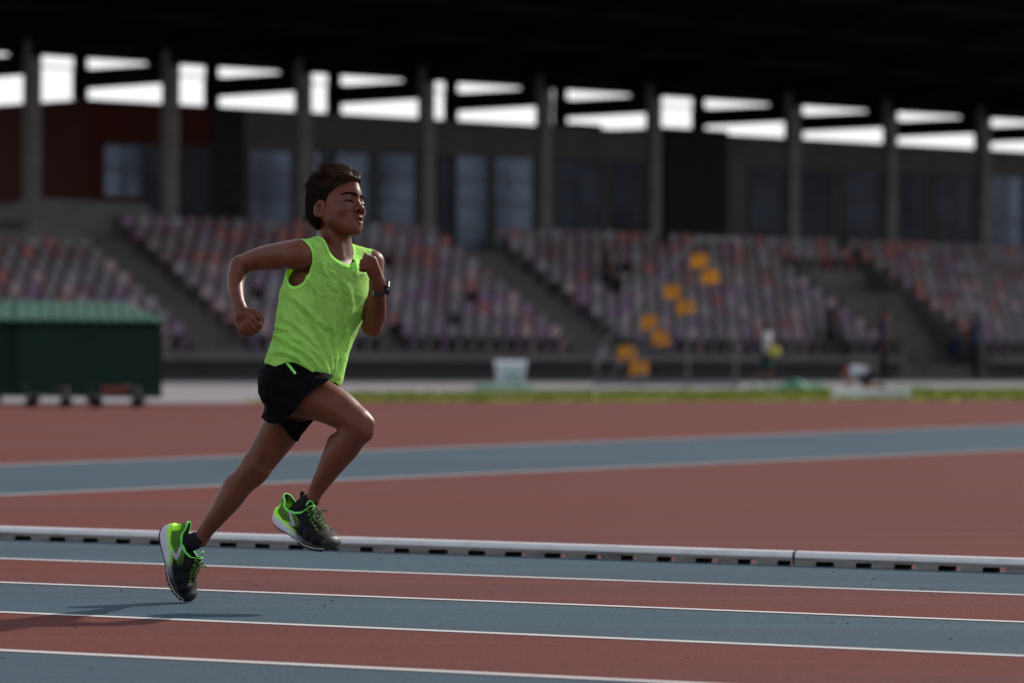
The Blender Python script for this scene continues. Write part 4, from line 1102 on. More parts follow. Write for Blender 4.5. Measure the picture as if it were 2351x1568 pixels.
M['mid'] = attrmat('shoe_midsole', (.008, .011, .011), .6, [('neon', (.42, .95, .03)), ('white', (.50, .48, .58))], .15, 130)
M['outs'] = mat('outsole_rubber', (.014, .014, .02), .6, .3, ((.03, .03, .03), 90, .5, .7), .3, 200)
M['sole_line'] = mat('sole_edge', (.42, .36, .35), .6, .3, ((.36, .32, .3), 60, .4, .7))
M['sock'] = mat('black_sock', (.010, .010, .012), .9, .15, ((.016, .015, .018), 150, .4, .7), .8, 500)
M['lace'] = mat('lace', (.10, .22, .03), .7, .2, ((.02, .03, .012), 260, .45, .55))
M['logo'] = mat('logo_grey', (.34, .33, .42), .4, .4, ((.30, .29, .37), 80, .4, .7))
M['lining'] = mat('neon_lining', (.16, .72, .14), .7, .2, ((.13, .6, .11), 60, .4, .7), .3, 500)
def shoe(name_label, O, X, Z, bend, side, ankle, ankr, sock_top):
    """O heel point of the sole, X to the toe, Z out of the instep, side = +1 when y+ faces the camera"""
    O = np.array(O); X = np.array(X)/np.linalg.norm(X); Z = np.array(Z); Z = Z - X*(X @ Z); Z /= np.linalg.norm(Z); Y = np.cross(Z, X)
    if Y[1] > 0: Y = -Y           # y+ faces the camera
    xb = .140
    def world(V):
        V = np.array(V, float).reshape(-1, 3).copy(); x, y, z = V.T
        over = np.maximum(x-xb, 0); k_ = bend/.105
        a = np.minimum(over*k_, bend*1.1)
        xx = np.where(over > 0, xb + np.sin(a)/k_ - (z)*np.sin(a), x); zz = np.where(over > 0, (1-np.cos(a))/k_ + z*np.cos(a), z)
        return O + xx[:, None]*X + y[:, None]*Y + zz[:, None]*Z
    root = None
    ax = (np.array((1, 0, 0)), np.array((0, 1, 0)), np.array((0, 0, 1)))
    # upper
    uf = Field((-.03, -.07, -.01), (.27, .07, .14), .0022)
    secs = [(.018, .050, .026, .030), (.045, .052, .031, .034), (.085, .052, .034, .036), (.125, .046, .038, .034), (.165, .038, .044, .028), (.200, .033, .044, .022), (.225, .029, .036, .016)]
    for (x0, z0, w0, h0), (x1, z1, w1, h1) in zip(secs[:-1], secs[1:]):
        uf.slab([((x0, 0, z0), ax[1], ax[2], w0, h0), ((x1, 0, z1), ax[1], ax[2], w1, h1)], .022)
    uf.cone((.020, 0, .060), (.012, 0, .094), .023, .014, .016, u=(0, 1, 0), fa=1.15)   # heel counter
    uf.cone((.05, 0, .07), (.12, 0, .066), .030, .026, .016)                            # quarters
    uf.cone((.10, 0, .082), (.175, 0, .050), .021, .022, .016)                          # instep
    uf.cone((.098, 0, .092), (.118, 0, .092), .018, .017, .012)                         # tongue
    uf.ell((.222, 0, .030), ax, (.024, .036, .020), .014)
    UV, UF = uf.mesh(); UV = smooth(UV, UF, 22, .65)
    x, y, z = UV.T
    # opening
    col_z = np.interp(x, [-.02, .0, .015, .03, .055, .085, .105, .120], [.105, .101, .093, .080, .073, .077, .087, .120])
    g_op = np.maximum(col_z - z, np.maximum(np.abs(x-.058)-.075, 0))
    inside = (((x-.060)/.050)**2 + (y/.030)**2 < 1.0) & (z > .06)
    gop = np.where(z > .055, col_z - z, .03)
    g_bot = z - .018
    dots = np.zeros(len(UV))
    zone = (x > .000) & (x < .125) & (z > .034+.25*np.maximum(x-.09, 0)) & (z < .100-.40*np.maximum(x-.015, 0)) 
    q1 = np.sin((x*.93+z*.35)*2*PI/.0062); q2 = np.sin((z*.93-x*.35)*2*PI/.0052)
    dots = zone*np.clip((.125-x)/.03, 0, 1)
    heel = np.clip((.015 + .10*(z-.05) - x)/.004, 0, 1)*(z > .02)*np.clip((.080-z)/.012, 0, 1)
    heel = np.maximum(heel, np.clip((.040-z)/.004, 0, 1)*np.clip((.10-x)/.03, 0, 1))
    toe = np.clip((x-.224)/.005, 0, 1)*np.clip((z-.028)/.006, 0, 1)
    V_, F_, (dd, hh, tt_, gg2, lx_, lz_) = clip(UV, UF, np.minimum(gop, g_bot), [dots, heel, toe, gop, x*.93+z*.35, z*.93-x*.35])
    NU = normals(V_, F_)
    up = fastmesh('shoe', world(V_), F_, M['upper'], run, {'dots': dd, 'heel': hh, 'toe': tt_, 'lx': lx_, 'lz': lz_}); solid(up, .002); up['label'] = name_label
    root = up
    Vb, Fb, _ = clip(V_ + NU*.0012, F_, np.where(V_[:, 2] > .055, .0062 - gg2, -1))
    lb = fastmesh('collar_lining', world(Vb), Fb, M['lining'], root); solid(lb, .004)
    # midsole
    st_ = [(-.012, .014, .030, .052), (-.009, .024, .020, .058), (.0, .032, .010, .057), (.015, .037, .003, .050), (.04, .039, .0, .041), (.08, .037, .001, .034), (.12, .041, .001, .030),
           (.16, .048, .0, .026), (.195, .047, .002, .024), (.222, .039, .006, .024), (.240, .024, .012, .025), (.247, .008, .018, .026)]
    vs = []; n = 20
    for (x0, w, z0, z1) in st_:
        for j in range(n):
            a = 2*PI*j/n; c, s = math.cos(a), math.sin(a)
            p = .55
            vs.append((x0, w*math.copysign(abs(c)**p, c)*(1.0 + .05*(s < 0)), (z0+z1)/2 + (z1-z0)/2*math.copysign(abs(s)**.6, s)))
    k = len(st_)
    fs = [(i*n+j, (i+1)*n+j, (i+1)*n+(j+1) % n, i*n+(j+1) % n) for i in range(k-1) for j in range(n)] + [tuple(range(n)), tuple((k-1)*n+j for j in range(n))[::-1]]
    vs = np.array(vs)
    me0 = mk('midsole', world(vs), fs, M['mid'], root, True)
    sb = me0.modifiers.new('sub', 'SUBSURF'); sb.levels = sb.render_levels = 2
    xx, zz = vs[:, 0], vs[:, 2]
    neon = np.clip((.115-xx)/.045, 0, 1)
    white = np.clip((.041 - .16*np.maximum(xx, 0) - zz + np.clip(-xx, 0, .02)*.6)/.006, 0, 1)*np.clip((.13-xx)/.03, 0, 1)
    for an, d in (('neon', neon), ('white', white)):
        at = me0.data.attributes.new(an, 'FLOAT', 'POINT'); at.data.foreach_set('value', d.astype(np.float32))
    # outsole with lugs
    mb = MB(); lo_ = []
    for (x0, w, z0, z1) in st_[1:-1]: lo_.append((x0, w*(.70 if x0 < .1 else .86), z0))
    for i in range(len(lo_)-1):
        (xa, wa_, za), (xb_, wb2, zb2) = lo_[i], lo_[i+1]
        mb.prism([(xa, -wa_, za-.0035), (xb_, -wb2, zb2-.0035), (xb_, -wb2, zb2+.004), (xa, -wa_, za+.004)], (0, 0, 0)) if False else None
        mb.add([(xa, -wa_, za-.0016), (xb_, -wb2, zb2-.0016), (xb_, wb2, zb2-.0016), (xa, wa_, za-.0016), (xa, -wa_, za+.004), (xb_, -wb2, zb2+.004), (xb_, wb2, zb2+.004), (xa, wa_, za+.004)],
               [(0, 1, 2, 3), (4, 7, 6, 5), (0, 4, 5, 1), (3, 2, 6, 7), (0, 3, 7, 4), (1, 5, 6, 2)])
    for i in range(9):
        xa = .135 + .011*i; wz = np.interp(xa, [q[0] for q in lo_], [q[1] for q in lo_]); zz_ = np.interp(xa, [q[0] for q in lo_], [q[2] for q in lo_])
        for s in (-1, 1): mb.box((xa, s*wz*1.02, zz_-.0025), (.0036, 0, 0), (0, .005, 0), (0, 0, .0014))
    mk('outsole', world(mb.v), mb.f, M['outs'], root)
    # light line along the forefoot edge
    for s in (-1, 1):
        mb = MB()
        pts = [(xa, s*(np.interp(xa, [q[0] for q in st_], [q[1] for q in st_])*.985+.0005), np.interp(xa, [q[0] for q in st_], [q[2] for q in st_])+.0042) for xa in np.linspace(.115, .232, 14)]
        mb.tube([tuple(p) for p in pts], .0016, 6)
        mk('sole_edge', world(mb.v), mb.f, M['sole_line'], root, True)
    # logo: open leaf chevron on the side, projected on the upper
    mid_ = [(.040, .079), (.062, .070), (.080, .060), (.0935, .0475), (.096, .0425)]
    out_poly = [(.038, .081), (.060, .073), (.078, .0645), (.094, .053), (.103, .043), (.093, .036), (.081, .0335), (.066, .0365), (.074, .0415), (.082, .0445), (.084, .048), (.077, .0545), (.060, .065)]
    from mathutils.geometry import tessellate_polygon
    def inpoly(px_, pz_, poly):
        r = np.zeros(len(px_), bool); j = len(poly)-1
        for i in range(len(poly)):
            xi, zi = poly[i]; xj, zj = poly[j]
            c = ((zi > pz_) != (zj > pz_)) & (px_ < (xj-xi)*(pz_-zi)/((zj-zi) if zj != zi else 1e-9)+xi); r ^= c; j = i
        return r
    def sdist(px_, pz_, poly):
        d = np.full(len(px_), 9.)
        for i in range(len(poly)):
            a = np.array(poly[i]); b = np.array(poly[(i+1) % len(poly)]); l = b-a; t = np.clip(((px_-a[0])*l[0]+(pz_-a[1])*l[1])/(l @ l), 0, 1)
            d = np.minimum(d, np.hypot(px_-a[0]-t*l[0], pz_-a[1]-t*l[1]))
        return np.where(inpoly(px_, pz_, poly), d, -d)
    for s in (1, -1):
        gl = np.where(V_[:, 1]*s > .005, sdist(V_[:, 0], V_[:, 2], out_poly), -1)
        Vl, Fl, _ = clip(V_ + NU*.0016, F_, gl)
        if len(Fl): fastmesh('logo', world(Vl), Fl, M['logo'], root)
    # toe cap: rubber overlay
    gl = np.minimum(V_[:, 0]-.232+.18*np.abs(V_[:, 1]), .060-V_[:, 2]); Vl, Fl, _ = clip(V_ + NU*.0014, F_, gl)
    if len(Fl):
        M.setdefault('cap', mat('toe_cap', (.022, .020, .023), .5, .25, ((.02, .018, .02), 60, .4, .7)))
        fastmesh('toe_cap', world(Vl), Fl, M['cap'], root)
    # laces
    mb = MB()
    def topz(xa): return np.interp(xa, [.098, .118, .140, .160, .178, .195], [.111, .1085, .0915, .081, .074, .064])
    for i in range(6):
        xa = .116 + .0135*i; zt = topz(xa); w = .021 + .0015*i
        for s in (-1, 1):
            pts = []
            for q in range(9):
                t = q/8; yy = (-w + 2*w*t)*s; xq = xa + .011*t
                pts.append((xq, yy, topz(xq) - .35*abs(yy) + .004 - (abs(yy)/.021)**3*.004))
            mb.tube(pts, .0019, 6)
        for s in (-1, 1): mb.box((xa+.003, s*(w+.003), zt-.012), (.0045, 0, 0), (0, .0016, 0), (0, 0, .0045))
    for s in (-1, 1):         # bow loops and ends
        pts = [(.122, 0, topz(.122)+.005)] + [(.122+.016*math.sin(t*PI)*1.4+.012*t, s*(.010+.020*math.sin(t*PI)), topz(.13)+.010*math.sin(t*PI)-.004*t) for t in np.linspace(.1, .95, 8)]
        mb.tube(pts, .0018, 6)
        mb.tube([(.122, 0, topz(.122)+.005), (.136, s*.012, topz(.136)+.006), (.152, s*.021, topz(.152)-.002), (.166, s*.017, topz(.166)+.002)], .0018, 6)
    mk('laces', world(mb.v), mb.f, M['lace'], root, True)
    # tongue flap edge
    mb = MB(); mb.tube([(.104, -.017, .107), (.100, -.009, .116), (.098, 0, .119), (.100, .009, .116), (.104, .017, .107)], .0022, 8)
    mk('tongue_edge', world(mb.v), mb.f, M['lining'], root, True)
    # pull tab at the heel and sock
    a = np.array(ankle[0]); b = np.array(ankle[1]); l = (b-a); l /= np.linalg.norm(l)
    e1 = np.cross(l, (0, 1, 0)); e1 /= np.linalg.norm(e1); e2 = np.cross(l, e1)
    inner = world([(.062, 0, .050)])[0]
    cs = [(inner, .032), (inner*.45+a*.55, .0325), (a, ankr*1.12+.001), (a+l*.004, ankr*1.10+.001), (a+l*.0045, ankr*.98)]
    vs = []; n = 28
    for (c, rr) in cs:
        for j in range(n):
            t = 2*PI*j/n; vs.append(c + (e1*math.cos(t) + e2*math.sin(t))*rr*(1+.025*math.sin(7*t)))
    fs = [(i*n+j, i*n+(j+1) % n, (i+1)*n+(j+1) % n, (i+1)*n+j) for i in range(len(cs)-1) for j in range(n)]
    sk = mk('sock', vs, fs, M['sock'], run, True); solid(sk, .002)
    return root, world
# rear (left) shoe: toe on the track, sole to the left
rearX = PA(393, 1316, 12.27) - PA(367, 1218, 12.28); 
rearZ = np.array((.93, -.22, .25))
shoe('rear shoe, toe touching the blue lane, heel raised', PA(366, 1219, 12.29), rearX, rearZ, R(24), 1, (PA(457, 1236, 12.25), PA(470, 1219, 12.245)), .0225, 0)
# front (right) shoe, in the air, toe down and towards the camera
frX = np.array((.711, -.608, -.353))
shoe('front shoe lifted above the kerb, toe down', PA(637, 1205, 12.06), frX, np.array((.268, -.229, .936)), R(9), 1, (PA(713, 1147, 12.01), PA(719, 1133, 12.005)), .0225, 0)
# pull loops on the socks
mb = MB(); q = PA(692, 1146, 12.04); mb.tube([q, q+np.array((-.001, 0, .014)), q+np.array((.001, 0, .023)), q+np.array((.005, 0, .022)), q+np.array((.005, 0, .0))], .0042, 6); mb.build('sock_tab', M['sock'], run, True)
# ---------------------------------------------------------------- things around the infield
M['tealroof'] = mat('teal_roof_sheet', (0.0192, 0.075, 0.0528), .7, .12, [((0.03, 0.108, 0.078), 2.5, .45, .7), ((0.012, 0.048, 0.036), .8, .45, .7)])
M['tealdark'] = mat('green_shed_cladding', (0.0064, 0.024, 0.0184), .7, .2, [((0.0096, 0.032, 0.024), 1.5, .45, .7)])
M['darkmetal'] = mat('dark_metal', (.016, .015, .015), .6, .3, ((.03, .025, .022), 4, .5, .7))
M['tyre'] = mat('black_tyre', (.010, .010, .010), .8, .2, ((.018, .017, .016), 12, .5, .7))
M['redpaint'] = mat('dull_red_paint', (.13, .022, .018), .6, .3, ((.09, .018, .015), 6, .5, .7))
def shelter(x0, x1, label, hip):
    D = 51.5; A = P(x0, 928, D); B = P(x1, 928, D); L = B.x-A.x
    root = empty('mat_shelter', Vector(((A.x+B.x)/2, D, 0)), label, 'mat shelter', 'green shelters at the left')
    xa, xb = A.x, B.x; zf, zr, dep = 1.04, 1.30, 2.4
    mb = MB()
    # ribbed cladding: front wall as shallow horizontal corrugation
    n = 9
    for i in range(n):
        z0 = .09 + (zf-.09)*i/n; z1 = .09 + (zf-.09)*(i+1)/n; zm = (z0+z1)/2
        mb.prism([(xa, D, z0), (xa, D-.025, zm-.02), (xa, D-.025, zm+.02), (xa, D, z1), (xa, D+.03, z1), (xa, D+.03, z0)], (L, 0, 0))
    mb.build('front_wall', M['tealdark'], root)
    mb = MB(); mb.prism([(xb-.03, D+.035, .09), (xb-.03, D+dep, .09), (xb-.03, D+dep, zr-.02), (xb-.03, D+.035, zf-.01)], (.03, 0, 0)); mb.build('side_wall', M['tealdark'], root)
    mb = MB(); mb.prism([(xa, D+.035, .09), (xa, D+dep, .09), (xa, D+dep, zr-.02), (xa, D+.035, zf-.01)], (.03, 0, 0)); mb.build('side_wall', M['tealdark'], root)
    mb = MB(); mb.box(((xa+xb)/2, D+dep+.02, .65), (L/2, 0, 0), (0, .02, 0), (0, 0, .56)); mb.build('back_wall', M['tealdark'], root)
    # ribbed roof sloping to the front, with a raked right end
    mb = MB(); n = int(L/.14); h_ = .50 if hip else .0
    for i in range(n):
        xl = xa-.05 + (L+.1)*i/n; xr = xa-.05 + (L+.1)*(i+1)/n; w = (xr-xl)
        for (p, q, dz) in ((xl, xl+w*.35, .0), (xl+w*.35, xl+w*.5, .022), (xl+w*.5, xl+w*.85, .022), (xl+w*.85, xr, 0)):
            def top(x, y):
                z = zf+.03 + (zr-zf)*min(1, max(0, (y-D+.08)/(dep*.75)))
                if h_ and x > xb-h_: z = min(z, zf+.03 + (xb+.05-x)/(h_+.05)*(zr-zf))
                return z
            ys = [D-.10, D-.10+dep*.2, D-.10+dep*.4, D-.10+dep*.6, D-.08+dep*.75, D+dep+.05]
            vs = [(x, y, top(x, y)+(dz if x == p or dz else dz)) for y in ys for x in (p, q)]
            k = len(vs); vs += [(a, b, c-.012-dz) for a, b, c in vs]
            fs = []
            for j in range(len(ys)-1):
                a = j*2; fs += [(a, a+1, a+3, a+2), (k+a, k+a+2, k+a+3, k+a+1), (a, a+2, k+a+2, k+a), (a+1, k+a+1, k+a+3, a+3)]
            fs += [(0, k, k+1, 1), (k-2, k-1, 2*k-1, 2*k-2)]
            mb.add(vs, fs)
    mb.build('roof', M['tealroof'], root)
    root.rotation_euler = (0, 0, R(6.5))
    for xx in (xa+.25, (xa+xb)/2, xb-.25):
        mb = MB(); mb.tube([(xx, D+.10, .055), (xx, D+.18, .055)], .045, 12); mb.build('wheel', M['tyre'], root, True)
shelter(40, 371, 'green ribbed metal mat shelter with a sloping teal roof, right one of the two', True)
shelter(-330, 40, 'green ribbed metal mat shelter cut off by the left edge of the picture', False)
def cart(px, D, L, label, red):
    c = P(px, 930, D); root = empty('equipment_cart', Vector((c.x, D, 0)), label, 'cart', 'low carts in front of the green shelter')
    mb = MB(); mb.box((c.x, D, .15), (L/2, 0, 0), (0, .16, 0), (0, 0, .012)); mb.tube([(c.x-L/2, D, .15), (c.x-L/2-.04, D, .30)], .012, 6); mb.tube([(c.x+L/2, D, .15), (c.x+L/2, D, .24)], .012, 6); mb.build('frame', M['darkmetal'], root)
    for sx_ in (-1, 1):
        for sy in (-1, 1):
            mb = MB(); mb.tube([(c.x+sx_*L*.4, D+sy*.17-.015, .065), (c.x+sx_*L*.4, D+sy*.17+.015, .065)], .065, 14); mb.build('wheel', M['tyre'], root, True)
    if red:
        mb = MB(); mb.box((c.x-.02, D, .215), (L*.26, 0, .01), (0, .11, 0), (-.005, 0, .05)); mb.build('red_block', M['redpaint'], root)
    mb = MB(); mb.box((c.x+L*.28, D+.01, .21), (L*.15, 0, 0), (0, .10, 0), (0, 0, .045)); mb.build('weight', M['darkmetal'], root)
cart(112, 48.6, .52, 'low dark cart on wheels in front of the shelter, left of the other', False)
cart(268, 48.8, .62, 'low cart with a dull red block, near the right end of the shelter', True)

# bin, mats, board
M['pwhite'] = mat('white_plastic', (0.54, 0.552, 0.564), .5, .4, [((0.312, 0.336, 0.348), 3, .45, .7)])
M['pcyan'] = mat('pale_cyan_panel', (0.2496, 0.3432, 0.3432), .5, .4, [((0.208, 0.2808, 0.2912), 3, .45, .7)])
D = 76.5; c = P(1172, 888, D); root = empty('storage_bin', Vector((c.x, D, 0)), 'pale white storage bin standing behind a green cover, centre of the far paving', 'bin')
mb = MB(); b0, b1 = .275, .285
mb.add([(c.x-b0, D-.2, .03), (c.x+b0, D-.2, .03), (c.x+b0, D+.2, .03), (c.x-b0, D+.2, .03), (c.x-b1, D-.23, .40), (c.x+b1, D-.23, .40), (c.x+b1, D+.23, .40), (c.x-b1, D+.23, .40)],
       [(0, 3, 2, 1), (0, 1, 5, 4), (1, 2, 6, 5), (2, 3, 7, 6), (3, 0, 4, 7), (4, 5, 6, 7)]); mb.build('bin_body', M['pwhite'], root)
mb = MB(); mb.prism([(c.x-.31, D-.25, .40), (c.x-.31, D-.25, .45), (c.x-.31, D-.18, .50), (c.x-.31, D+.18, .50), (c.x-.31, D+.25, .45), (c.x-.31, D+.25, .40)], (.62, 0, 0)); mb.build('lid', M['pwhite'], root)
mb = MB(); mb.box((c.x+.03, D-.222, .24), (.17, 0, 0), (0, .006, 0), (0, .008, .12)); mb.build('front_panel', M['pcyan'], root)
for s in (-1, 1): mb = MB(); mb.tube([(c.x+s*.2, D-.17, .03), (c.x+s*.2, D-.13, .03)], .032, 12); mb.build('wheel', M['tyre'], root, True)
M['gtarp'] = mat('green_tarpaulin', (0.024, 0.152, 0.08), .7, .25, [((0.04, 0.224, 0.12), 3, .45, .7)])
M['ptarp'] = mat('pale_green_tarpaulin', (0.112, 0.216, 0.152), .7, .25, [((0.08, 0.16, 0.112), 3, .45, .7)])
def tarp(name, px0, px1, D, h, m_, label, seed):
    a = P(px0, 890, D).x; b = P(px1, 890, D).x; n = 28; k = 10; vs = []; fs = []; r_ = random.Random(seed); ph_ = [r_.uniform(0, 6) for _ in range(5)]
    for j in range(k+1):
        for i in range(n+1):
            t = i/n; v = j/k; e = (math.sin(PI*t)**.6)*(math.sin(PI*v)**.6)
            z = h*e*(.6+.25*math.sin(t*7+ph_[0])+.2*math.sin(t*17+ph_[1]+v*4)+.08*math.sin(v*11+t*29+ph_[2]))
            vs.append((a+(b-a)*t, D-.5+1.0*v+.05*math.sin(t*13+ph_[3]), max(z, 0)-.01))
    for j in range(k):
        for i in range(n): q = j*(n+1)+i; fs.append((q, q+1, q+n+2, q+n+1))
    o = mk(name, vs, fs, m_, None, True, origin=((a+b)/2, D, 0)); solid(o, .012, -1); tag(o, label, 'cover', 'ground covers on the far paving'); return o
tarp('ground_cover', 1085, 1228, 75.5, .11, M['gtarp'], 'crumpled green cover on the ground at the foot of the pale bin', 1)
tarp('ground_cover', 1775, 1915, 77, .20, M['gtarp'], 'green cover heaped on the ground between the walking child and the crouching one', 2)
tarp('ground_cover', 1925, 2035, 74.5, .07, M['ptarp'], 'pale green cover spread flat under the crouching child', 3)
tarp('ground_cover', 2040, 2140, 77.5, .11, M['gtarp'], 'green cover right of the standing man', 4)
D = 61.7; c = P(2000, 915, D); root = empty('marker_board', Vector((c.x, D, 0)), 'long low white board lying at the edge of the red surface', 'board')
mb = MB(); mb.box((c.x, D, .085), (.60, 0, 0), (0, .14, 0), (0, 0, .07)); o = mb.build('board', M['pwhite'], root); bv = o.modifiers.new('b', 'BEVEL'); bv.width = .012; bv.segments = 2
for s in (-1, 1): mb = MB(); mb.box((c.x+s*.5, D, .006), (.04, 0, 0), (0, .12, 0), (0, 0, .010)); mb.build('foot', M['darkmetal'], root)

# timekeepers' stand with orange seats
M['galv'] = mat('galvanised_tube', (0.08, 0.08, 0.084), .5, .5, [((0.096, 0.096, 0.1), 6, .45, .7)])
M['galv_l'] = mat('bright_tube', (0.2048, 0.2048, 0.2112), .45, .5, [((0.1536, 0.1536, 0.16), 6, .45, .7)])
M['oseat'] = mat('orange_seat', (.52, .20, .008), .6, .2, [((.42, .155, .006), 6, .45, .7)])
js = empty('timekeeper_stand', Vector((P(1530, 888, 77.2).x, 77.2, 0)), 'tall tubular timekeepers stand with eight orange seats in stepped tiers', 'timekeeper stand')
F1 = [(1603, 597), (1542, 668), (1490, 738), (1438, 808)]; F2 = [(1628, 633), (1572, 703), (1515, 775), (1465, 842)]
for FL, D in ((F1, 77.9), (F2, 76.8)):
    for (x, y) in FL:
        c = P(x, y+14, D); mb = MB()
        pr = [(.17, -.03), (.15, .0), (.0, -.02), (-.12, .0), (-.16, .06), (-.185, .20), (-.195, .235)]
        vs = []; nx = 5
        for th in (0, 1):
            for (yy, zz) in pr:
                for i in range(nx+1):
                    q = (i/nx-.5)*.34*(1-.16*(zz > .23)); e = (abs(i/nx-.5)*2)**3*.03
                    # seat faces down the flight (to the left), turned a little to the camera
                    lx, ly = yy, q
                    ca, sa = math.cos(R(262)), math.sin(R(262))
                    vs.append((c.x + lx*ca-ly*sa, c.y + lx*sa+ly*ca, c.z+zz+(e if zz < .05 else 0)-th*.014))
        n = nx+1; k = len(pr); fs = []
        for j in range(k-1):
            for i in range(nx):
                fs.append((j*n+i, j*n+i+1, (j+1)*n+i+1, (j+1)*n+i)); o2 = n*k; fs.append((o2+j*n+i, o2+(j+1)*n+i, o2+(j+1)*n+i+1, o2+j*n+i+1))
        for i in range(nx): fs.append((i, o2+i, o2+i+1, i+1)); a = (k-1)*n+i; fs.append((a, a+1, o2+a+1, o2+a))
        for j in range(k-1): a, b = j*n, (j+1)*n; fs.append((a, b, o2+b, o2+a)); a += nx; b += nx; fs.append((a, o2+a, o2+b, b))
        mb.add(vs, fs); mb.build('seat', M['oseat'], js, True)
        mb = MB(); mb.box(c+Vector((-.02, 0, -.10)), (.24, 0, 0), (0, .25, 0), (0, 0, .02)); mb.box(c+Vector((0, 0, -.055)), (.03, 0, 0), (0, .03, 0), (0, 0, .035)); mb.build('tread', M['galv'], js)
mb = MB()
for D in (76.5, 77.4, 78.3):
    mb.tube([P(1395, 872, D), P(1640, 590, D)], .022, 8)
    for x in (1372, 1470, 1580, 1690):
        top = {1372: 838, 1470: 800, 1580: 668, 1690: 600}[x]
        mb.tube([Vector((P(x, top, D).x, D, 0)), P(x, top, D)], .022, 8)
    a = P(1365, 884, D); b = P(1700, 884, D); mb.tube([(a.x, D, .07), (b.x, D, .07)], .022, 8); mb.tube([P(1470, 800, D), P(1690, 700, D)], .016, 6)
for x in (1372, 1580, 1690):
    a = P(x, 880, 76.5).x; mb.tube([(a, 76.5, .07), (a, 78.3, .07)], .02, 6)
mb.build('frame', M['galv'], js)
for D in (76.4, 78.4):
    mb = MB()
    mb.tube([P(1365, 842, D), P(1392, 800, D), P(1376, 812, D)][:2], .028, 8); mb.tube([P(1372, 838, D), P(1385, 790, D), P(1590, 556, D), P(1598, 549, D), P(1690, 549, D), P(1698, 556, D), P(1698, 600, D)], .015, 8)
    mb.build('handrail', M['galv_l'], js, True)

